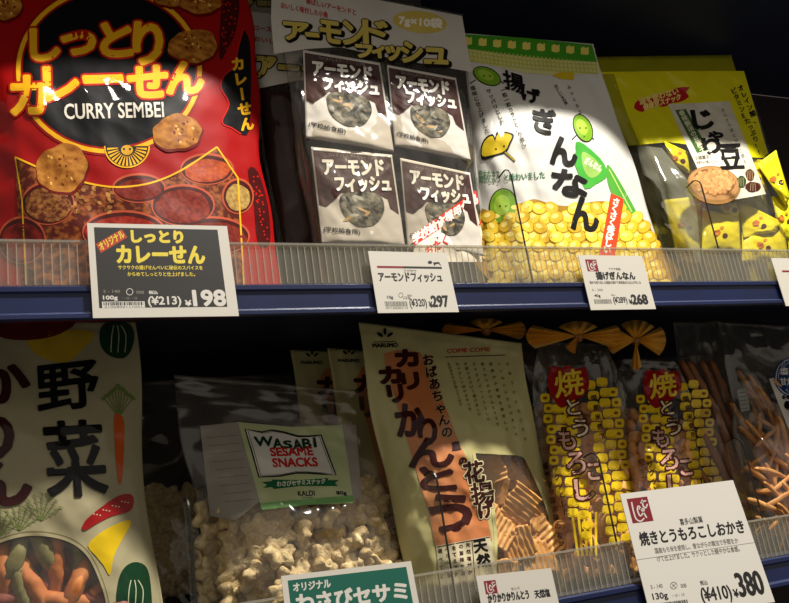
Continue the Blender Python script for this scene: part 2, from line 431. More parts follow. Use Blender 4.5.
s.ell(P, 127, 146, 23, 22, Y_, 1.6, a0=0, a1=180, n=24); s.ell(P, 127, 146, 21.5, 20.5, K, 1.9, a0=0, a1=180, n=24)
for a in range(6, 180, 12):
    c, d = math.cos(math.radians(a)), math.sin(math.radians(a)); s.put(P, stroke([(127+9*c, 147+9*d), (127+20*c, 147+19*d)], [0.6, 2.3]), Y_, 2.2)
s.ell(P, 127, 150, 6, 5, ink('#b98a1c'), 2.6)
for dx in (-3, 3): s.ell(P, 127+dx, 149, 1.2, 1.2, K, 3.0, n=8)
P = 'spice_photo'
br_ = ink('#3a1009')
s.poly(P, [(15, 157), (40, 168), (64, 176), (92, 184), (119, 187), (150, 183), (180, 171), (217, 147), (238, 178), (244, 285), (22, 285)], film('spice_ground', '#4a150b', 0.3, mott=('#8a4a1c', 160, 0.45, 0.62)), 0.3)
for cx, cy, rx, ry, c, c2 in [(207, 169, 27, 16, '#8c300a', '#a84814'), (139, 188, 27, 15, '#5c0f08', '#73200e'), (183, 205, 32, 21, '#5e140a', '#7c2812'), (238, 196, 16, 18, '#8a6a34', '#a88a4c'), (48, 203, 27, 22, '#4c1c0c', '#8b5a2a'), (124, 232, 42, 22, '#6e100a', '#8c2412'), (212, 236, 38, 20, '#5e160e', '#742616'), (22, 240, 24, 24, '#5c0d08', '#7a1c10')]:
    s.ell(P, cx, cy, rx, ry, ink('#a5472a'), 0.8+cy*0.002); s.ell(P, cx, cy+0.5, rx-1.6, ry-1.8, ink('#3c0b07'), 1.2+cy*0.002)
    s.ell(P, cx, cy+1.5, rx-4, ry-4.5, film('spice_'+c[1:], c, 0.4, mott=(c2, 240, 0.4, 0.62)), 1.7+cy*0.002, wob=0.03, seed=int(cx))
for i in range(46):
    x, y = rng.uniform(64, 112), rng.uniform(186, 214); s.ell(P, x, y, 2.6, 1.7, ink(['#8a5a2a', '#6e3e18', '#a5733a'][i % 3]), 1.4+0.01*i, rot=rng.uniform(0, 180), n=9)
s.line(P, [(15, 157), (40, 168), (64, 176), (92, 184), (119, 187), (150, 183), (180, 171), (217, 147)], 1.8, Y_, 2.2, sm=5)
s.line(P, [(217, 147), (238, 178), (244, 285)], 1.6, Y_, 2.2); s.line(P, [(15, 157), (22, 200), (26, 285)], 1.4, Y_, 2.2)
P = 'printed_cracker'
chipm = film('printed_cracker_gold', '#7c430e', 0.35, mott=('#b0762c', 130, 0.35, 0.68))
for cx, cy, rx, ry, sd in [(193, 46, 24, 17, 1), (177, 132, 24, 18, 2), (62, 168, 26, 24, 3), (199, 1, 23, 12, 4), (170, -4, 16, 11, 5), (5, 4, 17, 15, 6)]:
    P = 'printed_cracker#%d' % sd
    s.ell(P, cx+1, cy+2, rx+0.8, ry+0.8, ink('#5d0805'), 2.4, wob=0.045, seed=sd, n=40); s.ell(P, cx, cy, rx, ry, chipm, 2.8, wob=0.045, seed=sd, n=40)
    for k in range(14):
        a, q = rng.uniform(0, 6.28), rng.uniform(0.1, 0.8); s.ell(P, cx+rx*q*math.cos(a), cy+ry*q*math.sin(a), rng.uniform(0.8, 2.2), rng.uniform(0.6, 1.5), ink(['#6b2c08', '#d9a552', '#5c2406'][k % 3]), 3.1+0.01*k, rot=rng.uniform(0, 90), n=8)
P = 'side_panel'
s.poly(P, [(243, 30), (250, 44), (251, 90), (249, 131), (241, 134), (232, 128), (222, 122), (229, 104), (221, 88), (224, 76), (234, 66), (238, 48)], K, 1.2, sm=3)
s.line(P, [(243, 30), (238, 48), (234, 66), (224, 76), (221, 88), (229, 104), (222, 122), (232, 128), (241, 134)], 1.2, R_, 1.6, sm=4)
s.col(P, 'カレーせん', (238, 64), (247, 124), 14, Y_, 3, 0.7)
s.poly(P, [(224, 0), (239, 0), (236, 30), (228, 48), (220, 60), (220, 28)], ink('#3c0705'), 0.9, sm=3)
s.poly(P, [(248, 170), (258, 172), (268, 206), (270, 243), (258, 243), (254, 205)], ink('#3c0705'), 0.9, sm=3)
for k in range(60):
    x, y = (rng.uniform(222, 236), rng.uniform(2, 50)) if k < 30 else (0, 0)
    if k >= 30: y = rng.uniform(176, 240); x = 250+(y-170)*0.16+rng.uniform(0, 9)
    s.ell(P, x, y, 0.9, 0.9, R_, 1.5, n=6)
s.flush(root, L, {'title_lettering': 'oval_badge', 'subtitle_lettering': 'oval_badge', 'emblem': 'oval_badge'})

# ------------------------------------------------------------------ almond and dried fish bags
gold = plain('gold_foil_ink', '#c4ae52', 0.3, metal=0.1, bump=WR); blk = ink('#15110e')
hdr = film('white_header_film', '#b9b3a8', 0.3); clr = clear('clear_bag_film', '#f2efe8', 0.025, '#e8e4dc', 0.8)
brn = film('brown_film', '#3a1f1a', 0.3); wht = ink('#d6d0c4')
def packet(q, y0, lean, sub=True, seed=1, loc_label=''):
    s, root, L = surf_bag('snack_packet', loc_label, 'packet', 'small almond fish packets inside the clear bag', tl=q[0], tr=q[1], br=q[2], bl=q[3], y0=y0, lean=lean, zf=ZF, T=0.006, Tb=0.003, seal=0.97, wr=0.0007, seed=seed, bt=0.05, fl=0.3)
    s.body('wrapper', [film('packet_white_film', '#bdb6ab', 0.28)], root, L, 32, 36)
    Hq = homog([(0, 0), (1, 0), (1, 1), (0, 1)], q)
    m = lambda a, b: tuple(happ(Hq, [(a, b)])[0])
    Hm = lambda pts: [m(a, b) for a, b in pts]
    s.poly('brown_print', Hm([(0.02, 0.03), (0.98, 0.03), (0.98, 0.66), (0.88, 0.60), (0.86, 0.50), (0.70, 0.44), (0.52, 0.47), (0.30, 0.46), (0.22, 0.53), (0.1, 0.62), (0.02, 0.60)]), brn, 0.6)
    s.poly('fish_photo', Hm([(0.28, 0.50), (0.50, 0.44), (0.76, 0.46), (0.80, 0.62), (0.66, 0.78), (0.46, 0.80), (0.30, 0.70)]), film('fish_mix', '#2c2a22', 0.3, mott=('#77705c', 120, 0.4, 0.6)), 1.1, sm=4)
    for k in range(16):
        c = m(rng.uniform(0.34, 0.72), rng.uniform(0.5, 0.73)); s.ell('fish_photo', c[0], c[1], rng.uniform(3, 6), rng.uniform(1, 1.8), ink(['#8f8a78', '#4d4a40', '#a88a5e', '#262420'][k % 4]), 1.5+k*0.02, rot=rng.uniform(-60, 60), n=12)
    o = (ink('#2a1613'), 0.7)
    s.text('title_lettering', 'アーモンド', m(0.12, 0.28), m(0.86, 0.24), m(0.12, 0.12), wht, 2.2, 0.8, out=o)
    s.text('title_lettering', 'フィッシュ', m(0.24, 0.45), m(0.92, 0.41), m(0.24, 0.30), wht, 2.2, 0.8, out=o)
    s.text('small_lettering', '(学校給食用)', m(0.04, 0.88), m(0.46, 0.9), m(0.04, 0.82), blk, 2.2, 0.1)
    s.text('small_lettering', 'ローストしたアーモンドと小魚', m(0.2, 0.085), m(0.8, 0.075), m(0.2, 0.045), ink('#8d7f73'), 2.2)
    s.flush(root, L, {'title_lettering': 'brown_print', 'fish_photo': 'brown_print'})
def almond(q, y0, label, hb, full=True, seed=5):
    s, root, L = surf_bag('snack_bag', label, 'bag', None, tl=q[0], tr=q[1], br=q[2], bl=q[3], y0=y0, lean=7, zf=ZF, T=0.022, Tb=0.012, seal=0.96, wr=0.0022, seed=seed, zbot=ZF, pw=9, eL=wavy(0.008, 1, 1.3))
    s.body('clear_film', [clr], root, L, 80, 100)
    s.poly('header', hb, hdr, 0.5)
    return s, root, L
AQ = [(271, -22), (463, 14), (482, 243), (312, 244)]
s, root, L = almond(AQ, 0.078, 'front clear bag of four brown almond fish packets under a white header', [(272, -20), (368, -2), (462, 16), (472, 72), (425, 64), (385, 57), (340, 47), (306, 49), (274, 54), (271, 20)])
T_ = 'title_lettering'; o = (blk, 1.3)
for ch, x0, y0, x1, y1, sl in [('ア', 284, 21, 310, 39, 2), ('ー', 306, 32, 320, 36, 1), ('モ', 320, 19, 342, 41, 3), ('ン', 343, 20, 366, 44, 2), ('ド', 363, 19, 389, 43, 2),
                           ('フ', 356, 44, 374, 57, 1), ('ィ', 372, 45, 386, 57, 1), ('ッ', 386, 45, 402, 60, 1), ('シ', 401, 41, 424, 62, 1), ('ュ', 424, 47, 449, 63, 1)]:
    s.text(T_, ch, (x0+2.2, y1+1.6), (x1+0.8, y1+sl+1.6), (x0+2.2, y0+2.6), blk, 2.0, 2.3); s.text(T_, ch, (x0+1, y1-0.5), (x1-1.5, y1+sl-0.5), (x0, y0+1), gold, 3, 1.2, out=(blk, 0.9))
redk = ink('#a8302a')
s.text('small_lettering', '香ばしいアーモンドと', (306, 3.5), (356, 15.5), (306, -2.5), redk, 2, 0.15)
s.text('small_lettering', 'おいしく味付した小魚', (281, 8), (328, 18), (281, 2), redk, 2, 0.15)
s.ell('weight_mark', 420, 22, 27, 11, gold, 1.4, rot=6); s.text('weight_mark', '7g×10袋', (399, 26), (442, 30), (399, 15), ink('#e2dccb'), 2.4, 0.5)
s.poly('red_strip', [(418, 238), (474, 200), (482, 232), (482, 262), (410, 262)], ink('#d9d0c4'), 1.2); s.poly('red_strip', [(414, 246), (412, 236), (476, 190), (479, 203)], ink('#c93022'), 1.7)
s.text('red_strip', '学校給食採用食品', (414, 245), (478, 203), (412, 235), ink('#e8ddd2'), 2.6, 0.5)
s.text('red_strip', 'おたくちいわし', (427, 257), (482, 224), (425, 247), ink('#c93022'), 2.6, 0.3)
s.flush(root, L, {'title_lettering': 'header', 'small_lettering': 'header', 'weight_mark': 'header'})
for k, (q, lb) in enumerate([([(303, 50), (380, 63), (394, 152), (306, 138)], 'upper left brown almond fish packet in the front clear bag'), ([(387, 65), (456, 78), (471, 161), (395, 146)], 'upper right brown almond fish packet in the front clear bag'), ([(311, 147), (392, 155), (405, 246), (322, 244)], 'lower left brown almond fish packet in the front clear bag'), ([(400, 158), (470, 173), (484, 256), (408, 250)], 'lower right brown almond fish packet in the front clear bag')]):
    packet(q, 0.064, 7, True, 20+k, lb)
s, root, L = almond([(244, -30), (420, -5), (446, 246), (276, 246)], 0.115, 'second clear almond fish bag tucked behind the front one', [(246, 11), (272, 14), (330, 20), (330, 84), (300, 80), (251, 90)], seed=8)
s.text('small_lettering', 'ローストした', (254, 30), (290, 34), (254, 25), redk, 2, 0.2); s.text('small_lettering', 'おいしく味', (254, 41), (290, 46), (254, 36), redk, 2, 0.2)
s.text('title_lettering', 'アーモ', (256, 76), (322, 80), (256, 57), gold, 3, 1.6, out=o)
s.poly('brown_print', [(252, 92), (262, 88), (292, 92), (318, 245), (284, 245)], film('brown_film_back', '#2a1a17', 0.3), 0.6)  # brown darkened to paint in the shade behind the front bag
s.flush(root, L, {'title_lettering': 'header', 'small_lettering': 'header'})
s, root, L = almond([(238, -14), (404, -4), (420, 240), (262, 240)], 0.150, 'hindmost clear almond fish bag showing only gold letters at its header', [(239, -12), (330, -7), (330, 24), (300, 16), (242, 16)], seed=9)
s.text('title_lettering', 'アー', (242, 14), (272, 16), (242, -8), gold, 3, 1.4, out=o)
s.flush(root, L, {'title_lettering': 'header'})

# ------------------------------------------------------------------ fried ginkgo nut bag
s, root, L = surf_bag('nut_bag', 'white bag of fried ginkgo nuts with green band and black brush lettering', 'bag', None,
    tl=(461, 33), tr=(593, 44), br=(660, 247), bl=(484, 244), y0=0.088, lean=8, zf=ZF, T=0.036, Tb=0.015, seal=0.93, wr=0.0020, seed=12, zbot=ZF, eL=wavy(0.006, 2, 1.2), eR=wavy(-0.008, 1, 1.4), pw=3)
s.body('film', [film('white_bag_film', '#c4c2ba', 0.26)], root, L)
grn = ink('#3f8a1e'); yel = ink('#d2be2a'); K = ink('#12100e')
s.poly('green_band', [(462, 34), (527, 38), (592, 45), (597, 62), (560, 60), (527, 57), (495, 53), (463, 48)], grn, 0.8)
for k in range(9):
    x = 468+k*14.6; y = 41+k*1.25; s.poly('green_band', [(x-4, y-3), (x-1, y-4.5), (x+1, y-3), (x+4, y-4), (x+4, y+3), (x+1, y+4), (x-4, y+3)], ink('#d8c860'), 1.4)
s.poly('gingham_band', [(463, 48), (495, 53), (527, 57), (560, 60), (597, 62), (600, 73), (560, 76), (525, 73), (495, 66), (463, 60)], ink('#c6c486'), 0.7)
for k in range(33):
    x = 464+k*4.1; y = 48.5+k*0.43; s.line('gingham_band', [(x, y), (x+2, y+12)], 1.5, ink('#b3b24e'), 1.1)
for k in range(3): s.line('gingham_band', [(463, 51+k*4), (495, 56+k*4), (527, 60.5+k*4), (560, 63+k*4), (597, 65+k*4)], 1.3, ink('#b3b24e'), 1.3)
P = 'title_lettering'
for ch, cx, cy, w, hh, rt, b in [('揚', 514, 82, 22, 20, 18, 0.5), ('げ', 531, 95, 19, 15, 16, 0.8), ('ぎ', 545, 121, 23, 25, 12, 1.0), ('ん', 563, 151, 26, 27, 8, 1.4), ('な', 570, 183, 34, 25, 8, 1.3), ('ん', 584, 214, 27, 33, 8, 1.4)]:
    c, d = math.cos(math.radians(rt)), math.sin(math.radians(rt)); a = np.array((cx, cy)); ex = np.array((c, d))*w/2; ey = np.array((-d*-0.2+0.06, c))*hh/2
    s.text(P, ch, a-ex+ey, a+ex+ey, a-ex-ey, K, 4.5, b)
P = 'small_lettering'
s.col(P, '塩味に仕上げました', (473, 88), (487, 131), 5.2, ink('#4a463c'), 2, 0.12); s.col(P, 'サッパリとした', (489, 91), (502, 122), 5.2, ink('#4a463c'), 2, 0.12); s.col(P, '一粒一粒カラッと取り出し', (503, 90), (524, 144), 5.0, ink('#4a463c'), 2, 0.12)
s.col(P, 'おいしい木の実', (556, 86), (566, 103), 3.6, ink('#4a463c'), 2, 0.1); s.col(P, 'ふっくらと', (569, 87), (580, 112), 4.2, ink('#4a463c'), 2, 0.1)
s.text(P, 'と味わいました', (505, 181), (545, 178), (504, 174), ink('#3f6a4c'), 2, 0.2); s.text(P, '銀杏をまろ', (479, 183), (500, 183), (478, 170), ink('#5f7a5c'), 2, 0.2)
P = 'printed_ginkgo'
gk = ink('#6f9a22'); gk2 = ink('#93b43a')
for cx, cy, rx, ry, rt in [(487, 76, 14, 7.5, 25), (583, 128, 8, 14, -25), (503, 206, 13, 17, 5)]:
    P = 'printed_ginkgo#%d' % cx
    s.ell(P, cx, cy, rx+1, ry+1, K, 1.2, rot=rt); s.ell(P, cx, cy, rx, ry, gk, 1.6, rot=rt); s.ell(P, cx-1, cy-1, rx*0.62, ry*0.6, gk2, 2.0, rot=rt)
    for dx in (-3, 3): s.ell(P, cx+dx, cy, 0.9, 0.9, K, 2.5, n=8)
    for sg in (-1, 1): s.line(P, [(cx+sg*rx*0.8, cy+ry*0.5), (cx+sg*(rx+3), cy+ry*0.6+3)], 0.9, K, 1.3)
P = 'printed_leaf'
s.poly(P, [(481, 158), (481, 146), (486, 137), (493, 134), (495, 138), (497, 132), (507, 132), (514, 135), (511, 143), (506, 152), (495, 156), (485, 160)], K, 1.2, sm=3)
s.poly(P, [(482.5, 156), (482.5, 146), (487, 138.5), (492.5, 136), (495, 141), (498, 134), (507, 133.5), (512, 136), (509.5, 142), (505, 150.5), (494, 154.5)], ink('#c3a81c'), 1.6, sm=3)
s.line(P, [(505, 152), (515, 161)], 2.2, K, 1.2); s.line(P, [(505, 152), (514.5, 160.5)], 1.1, ink('#c3a81c'), 1.7)
for p in ((496, 149), (504, 146)): s.ell(P, p[0], p[1], 1, 1, K, 2.2, n=8)
P = 'printed_leaf#2'
s.poly(P, [(552, 75), (560, 72), (574, 72), (574, 80), (560, 79)], ink('#c3a81c'), 1.4)
P = 'printed_sachet'
s.poly(P, [(576, 142), (584, 144), (600, 158), (607, 170), (606, 178), (596, 184), (585, 189), (577, 170), (572, 157), (576, 152)], ink('#3f9a34'), 1.3, sm=2)
s.poly(P, [(582, 152), (594, 158), (602, 170), (592, 178), (584, 170)], ink('#8ab054'), 1.8, sm=3); s.text(P, 'ぎんなん', (584, 163), (600, 172), (587, 157), ink('#e0e2c8'), 2.6, 0.3)
s.poly(P, [(607, 165), (614, 172), (628, 196), (637, 214), (632, 216), (618, 205), (608, 184)], ink('#4c9434'), 1.2, sm=3); s.line(P, [(609, 169), (632, 212)], 1.2, ink('#a7c46a'), 1.8)
P = 'nut_photo'
reg = [(480, 214), (492, 212), (505, 208), (522, 203), (534, 199), (548, 203), (566, 206), (585, 203), (603, 201), (622, 206), (636, 214), (648, 224), (656, 240), (672, 286), (494, 286)]
s.poly(P, reg, film('nut_photo_ground', '#9a7418', 0.3), 0.7, sm=3)
reg_np = np.array(reg)
def inside(poly_, x, y):
    c = False; n = len(poly_)
    for i in range(n):
        x1, y1 = poly_[i]; x2, y2 = poly_[i-1]
        if (y1 > y) != (y2 > y) and x < (x2-x1)*(y-y1)/(y2-y1)+x1: c = not c
    return c
k = 0
for j in range(9):
    for i in range(19):
        x = 482+i*11.5+(j % 2)*5.7+rng.uniform(-1, 1); y = 208+j*9.5+rng.uniform(-1, 1)
        if not inside(reg, x, y-3): continue
        rt = rng.uniform(-50, 50); k += 1; c = 1.1+0.95*((i+(j % 2)*2) % 3)
        s.ell(P, x, y, 7.6, 6.1, ink('#a37a14'), c, rot=rt, n=16); s.ell(P, x, y-0.4, 7.0, 5.6, ink(['#d9b52c', '#cda52a', '#e2c440'][k % 3]), c+0.32, rot=rt, n=16)
        s.ell(P, x-1.2, y-1.6, 3.6, 2.3, ink('#ead676'), c+0.64, rot=rt, n=12)
P = 'red_strip'
s.poly(P, [(611, 193), (624, 199), (618, 238), (614, 262), (598, 262), (603, 236)], ink('#d2401c'), 4.6); s.col(P, 'さくさく香ばしい', (616, 202), (607, 250), 8, ink('#ecdccb'), 5.4, 0.4)
s.flush(root, L, {})

# ------------------------------------------------------------------ yellow bean snack bags
def yellow_bag(q, y0, label, seed, T=0.048):
    return surf_bag('bean_snack_bag', label, 'bag', None, tl=q[0], tr=q[1], br=q[2], bl=q[3], y0=y0, lean=8, zf=ZF, T=T, Tb=0.02, seal=0.93, wr=0.0028, seed=seed, zbot=ZF, pw=4, eL=wavy(0.01, 0, 1.2), eR=wavy(0.01, 2.2, 1.3))
ylw = film('yellow_film', '#c6be10', 0.27)
s, root, L = yellow_bag([(599, 72), (744, 71), (801, 248), (664, 247)], 0.10, 'front yellow bag of bean snacks with clear lower half and white label', 31)
s.body('clear_film', [clr], root, L, 80, 100)
s.poly('yellow_header', [(599, 72), (672, 71), (744, 71), (768, 153), (764, 158), (748, 157), (735, 150), (700, 146), (668, 142), (637, 145), (622, 146)], ylw, 0.5)
s.poly('yellow_header', [(599.5, 74), (614, 74), (628, 116), (640, 145), (624, 146)], film('gusset_yellow', '#8f8a14', 0.3), 0.9)  # same yellow film; the shade on the gusset is put into its colour
s.poly('yellow_header', [(787, 232), (780, 205), (792, 205), (800, 262), (790, 262)], ylw, 0.6)
s.poly('clear_gusset', [(637, 145), (662, 148), (686, 178), (697, 210), (701, 262), (664, 262), (654, 215), (643, 175)], clear('gusset_sheen_film', '#e8e8dc', 0.22, '#b5b39a', 0.9, 0.1), 0.6)  # grey haze painted in for the light the clear gusset reflects
P = 'slogan_blot'
s.poly(P, [(634, 108), (638, 100), (650, 99), (656, 94), (668, 93), (676, 88), (690, 87), (686, 92), (689, 97), (680, 102), (672, 103), (664, 107), (652, 106), (643, 112)], ink('#a3121c'), 1.5, sm=2)
s.text(P, '油を使わない', (640, 105), (679, 94), (638, 98), ink('#dcc06a'), 2.6, 0.35); s.text(P, '健康豆スナック', (644, 110.5), (681, 99.5), (643, 104.5), ink('#dcc06a'), 2.6, 0.35)
P = 'white_label'
s.poly(P, [(668, 104), (699, 103), (729, 101), (748, 148), (766, 194), (739, 199), (712, 201), (699, 172)], film('label_white', '#b9b3a0', 0.35, mott=('#c6c2b2', 40, 0.35, 0.65)), 1.8)
s.poly(P, [(675, 110), (686, 109), (709, 150), (697, 153)], ink('#3d5a2c'), 2.3); s.col(P, '香味製法の豆菓子', (682, 113), (702, 149), 6, ink('#c9c6a8'), 3, 0.15)
for ch, x0, y0, x1, y1, b in [('じ', 693, 109, 711, 129, 1.2), ('ゃ', 709, 130, 722, 141, 0.8), ('り', 703, 137, 719, 154, 1.1), ('豆', 719, 143, 741, 169, 0.9)]:
    s.text(P, ch, (x0+2, y1), (x1+3, y1-1), (x0-2, y0+2), K, 3, b)
s.col(P, 'えんどう豆とひよこ豆と', (723, 110), (745, 161), 4.0, ink('#5c5648'), 3, 0.08); s.text(P, '小袋菓子', (695, 160), (710, 159), (694, 156), ink('#5c5648'), 3, 0.1); s.text(P, 'かぼちゃの種ミックス', (697, 164), (717, 163), (696, 161), ink('#5c5648'), 3, 0.05)
P = 'bean_bowl_photo'
s.ell(P, 714, 185, 27, 19, ink('#8a6436'), 3.0, rot=10); s.ell(P, 714, 183.5, 25, 16.5, ink('#a3784a'), 3.4, rot=10); s.ell(P, 714, 182, 21, 13, ink('#6e4826'), 3.7, rot=10)
for k in range(60):
    a, q = k*2.4, math.sqrt((k+0.5)/60)
    x, y = 714+20*q*math.cos(a), 182+12.5*q*math.sin(a); s.ell(P, x, y, 3.1, 2.8, ink('#8a5f34'), 4.1, n=10); s.ell(P, x-0.3, y-0.4, 2.4, 2.1, ink(['#c08e58', '#b37f4a'][k % 2]), 4.6, n=10)
for cx, cy, rx, ry, c in [(741, 182, 5.5, 6, '#33401e'), (750, 175, 4.5, 6, '#54301c'), (753, 187, 7.5, 5.5, '#3e1710')]:
    s.ell(P, cx, cy, rx, ry, ink(c), 3.2, wob=0.05, seed=int(cx)); 
    for d in (-2, 0, 2): s.line(P, [(cx+d, cy-ry*0.7), (cx+d*1.3, cy+ry*0.7)], 0.6, ink('#8a7a58'), 3.6)
P = 'small_lettering'
s.col(P, 'オレイン酸、', (741, 88), (756, 120), 6.6, K, 2.4, 0.2); s.col(P, 'ビタミンEたっぷり!!', (734, 91), (761, 151), 6.4, K, 2.4, 0.2)
s.flush(root, L, {'title_lettering': 'white_label', 'bean_bowl_photo': 'white_label', 'slogan_blot': 'yellow_header', 'small_lettering': 'yellow_header'})
s, root, L = yellow_bag([(596, 57), (733, 55), (778, 250), (640, 247)], 0.162, 'yellow bean snack bag standing behind the front yellow one', 33, 0.035)
s.body('film', [film('yellow_film_back', '#a09a14', 0.27)], root, L, 40, 60)  # darker copy of the yellow film, shade behind the front bag painted in
# small sachets inside the yellow bag
for k, (q, lb) in enumerate([([(757, 164), (776, 150), (790, 196), (786, 206)], 'yellow sachet standing at the right side, inside the yellow bean bag'), ([(703, 209), (739, 217), (741, 252), (702, 252)], 'yellow sachet at bottom centre under the bean bowl, inside the yellow bag'),
      ([(738, 200), (782, 222), (776, 232), (744, 238)], 'yellow sachet lying right of the bean bowl picture, inside the yellow bag'), ([(664, 141), (688, 152), (692, 176), (672, 164)], 'yellow sachet left of the white label, inside the yellow bag'),
      ([(742, 226), (784, 230), (790, 262), (742, 262)], 'yellow sachet in the lower right corner of the yellow bean bag'), ([(664, 200), (700, 196), (704, 252), (676, 252)], 'yellow sachet behind the silvery crease, lower left in the yellow bag'), ([(676, 168), (712, 160), (716, 200), (690, 204)], 'yellow sachet deep behind the white label in the yellow bag'), ([(740, 158), (762, 160), (768, 190), (748, 196)], 'yellow sachet peeking out right of the seed pictures'),
      ([(690, 150), (702, 152), (712, 176), (700, 178)], 'small yellow sachet corner tucked under the green strip of the white label'), ([(716, 196), (744, 196), (742, 222), (722, 214)], 'yellow sachet just below the white label, inside the yellow bag'), ([(772, 196), (790, 200), (800, 240), (780, 238)], 'yellow sachet at the right rim, inside the yellow bean bag')]):
    deep = [0, 0, .004, .004, .006, .012, .014, .01, .006, .008, .008][k]
    s, root, L = surf_bag('sachet', lb, 'sachet', 'sachets inside the yellow bag', tl=q[0], tr=q[1], br=q[2], bl=q[3], y0=0.068+deep, lean=8, zf=ZF, T=0.008, Tb=0.004, seal=0.98, wr=0.001, seed=50+k, bt=0.3, fl=0.1)
    s.body('wrapper', [film('sachet_yellow', '#d2c414', 0.25)], root, L, 18, 18)
    c = np.mean(q, axis=0)
    s.ell('printed_mark', c[0]-4, c[1], 3.5, 3, ink('#b5691c'), 1.5, wob=0.1, seed=k); s.ell('printed_mark', c[0]+4, c[1]+3, 2.6, 2.4, ink('#4a1f0c'), 1.6); s.ell('printed_mark', c[0]+1, c[1]-5, 2, 1.4, ink('#c9821c'), 1.6)
    s.flush(root, L, {})
# ================================================================== loose food
def lumpy(nu, nv, fn):
    V = []; Fc = []
    for j in range(nv+1):
        for i in range(nu): V.append(fn(i/nu*2*math.pi, j/nv*math.pi))
    for j in range(nv):
        for i in range(nu): a = j*nu+i; b = j*nu+(i+1) % nu; Fc.append((a, b, b+nu, a+nu))
    return V, Fc
from mathutils import noise as mn
def nz(x, y, z, f, s=0): return mn.noise(Vector((x*f+s*7.1, y*f+3.3*s, z*f)))
def proto(name, V, Fc, mat): o = mesh_obj(name, V, Fc, mat); COL.objects.unlink(o); return o
def place(pr, pos, rot, label, cat, group, sc=1.0):
    o = pr.copy(); COL.objects.link(o); o.location = tuple(pos); o.rotation_euler = rot; o.scale = (sc, sc, sc)
    return tag(o, label, cat, group)
def cracker_proto(seed):
    def fn(a, b):
        r = math.sin(b)**0.45; st = 1+0.17*math.cos(6*a+seed)+0.05*math.cos(3*a+seed*2)
        x, z = 0.0145*r*st*math.cos(a), 0.0145*r*st*math.sin(a); y = 0.0052*math.copysign(abs(math.cos(b))**0.7, math.cos(b))
        k = nz(x, y, z, 160, seed)*0.0026+nz(x, y, z, 420, seed)*0.0018; y += k+0.0022*math.sin(x*190+seed)*math.cos(z*170)
        return (x*(1+k*20), y, z*(1+k*20))
    return proto('sesame_cracker', *lumpy(48, 18, fn), plain('cracker_dough', '#dccaa0', 0.75, mott=('#b0935c', 260, 0.30, 0.75), bump=(500, 0.5, 0.002)))
def stick_proto(name, L_, r, mat, seed, bend=0.25, taper=0.0, sq=False):
    def fn(a, b):
        t = -math.cos(b); e = math.sin(b)**0.35; q = r*e*(1-taper*t)
        if sq: q *= 1/max(abs(math.cos(a)), abs(math.sin(a)))**0.75
        x = L_/2*t; k = 1+nz(x, math.cos(a)*r, math.sin(a)*r, 190, seed)*0.35
        return (x, q*k*math.cos(a)+bend*L_*(t*t-0.5)*0.5, q*k*math.sin(a)+0.12*L_*math.sin(2.4*t+seed)*bend)
    return proto(name, *lumpy(14, 22, fn), mat)
def crisp_proto(seed):
    n, m = 28, 14; V = []; Fc = []; W2 = 0.0175
    for side in (1, -1):
        for j in range(m+1):
            for i in range(n+1):
                x = -W2+2*W2*i/n; z = (-W2*0.85+2*W2*0.85*j/m)*(1+0.08*math.sin(i*0.4+seed))
                y = 0.0008*math.sin(i*2*math.pi/4.0)+0.0022*math.cos(x*90+seed)*math.cos(z*60)+nz(x, 0, z, 150, seed)*0.0012
                V.append((x, y+side*0.0009, z))
    N = (n+1)*(m+1)
    for j in range(m):
        for i in range(n):
            a = j*(n+1)+i; q = (a, a+1, a+n+2, a+n+1); Fc.append(q); Fc.append(tuple(N+k for k in reversed(q)))
    rim = [i for i in range(n+1)]+[j*(n+1)+n for j in range(1, m+1)]+[m*(n+1)+i for i in range(n-1, -1, -1)]+[j*(n+1) for j in range(m-1, 0, -1)]
    for a, b in zip(rim, rim[1:]+rim[:1]): Fc.append((a, N+a, N+b, b))
    return proto('fried_crisp', V, Fc, plain('crisp_gold', '#e0a85c', 0.55, mott=('#c48338', 90, 0.42, 0.8), bump=(300, 0.3, 0.001)))
def rr(): return rng.uniform(-3.14, 3.14)

# ------------------------------------------------------------------ vegetable fried dough bag (left)
s, root, L = surf_bag('snack_bag', 'cream bag of vegetable dough sticks with large black brush letters, at far left', 'bag', None,
    tl=(-60, 322), tr=(133, 322), br=(160, 612), bl=(-66, 640), y0=0.062, lean=5, zf=ZL, T=0.034, Tb=0.02, seal=0.95, wr=0.002, seed=41, zbot=ZL, eR=lambda v: 0.022*np.sin(6.28*(v*1.25+0.15)), pw=3.2)
crm = film('cream_film', '#8f8769', 0.3)
win = smooth_pts([(-40, 590), (-30, 556), (0, 540), (32, 533), (66, 538), (88, 553), (102, 580), (110, 612), (112, 670), (-40, 680)], 5)
def zone_in(s, pts, other=None):
    pts = [tuple(p) for p in pts]
    def z(u, v):
        p = s.uvpix(np.array([u+0.005]), np.array([v+0.0045]))[0]; return 1 if inside(pts, p[0], p[1]) else 0
    return z
s.body('film', [crm, clr], root, L, 110, 120, zones=zone_in(s, win))
s.line('window_edge', win, 5.5, crm, 0.4, closed=True); s.line('window_edge', smooth_pts([(p[0], p[1]) for p in win], 1)-(0, 1.5), 1.0, ink('#6b6440'), 0.9)
K2 = ink('#0d0b0a'); MR = ink('#2f0f10')
P = 'title_lettering'
s.text(P, '野', (39, 412), (99, 405), (36, 367), K2, 3, 1.3); s.text(P, '菜', (49, 497), (108, 494), (42, 423), K2, 3, 1.6)
s.text(P, 'か', (-28, 402), (31, 402), (-34, 360), MR, 3, 2.2); s.text(P, 'り', (-22, 462), (14, 458), (-26, 418), MR, 3, 2.4); s.text(P, 'ん', (-34, 508), (30, 502), (-34, 466), MR, 3, 2.4)
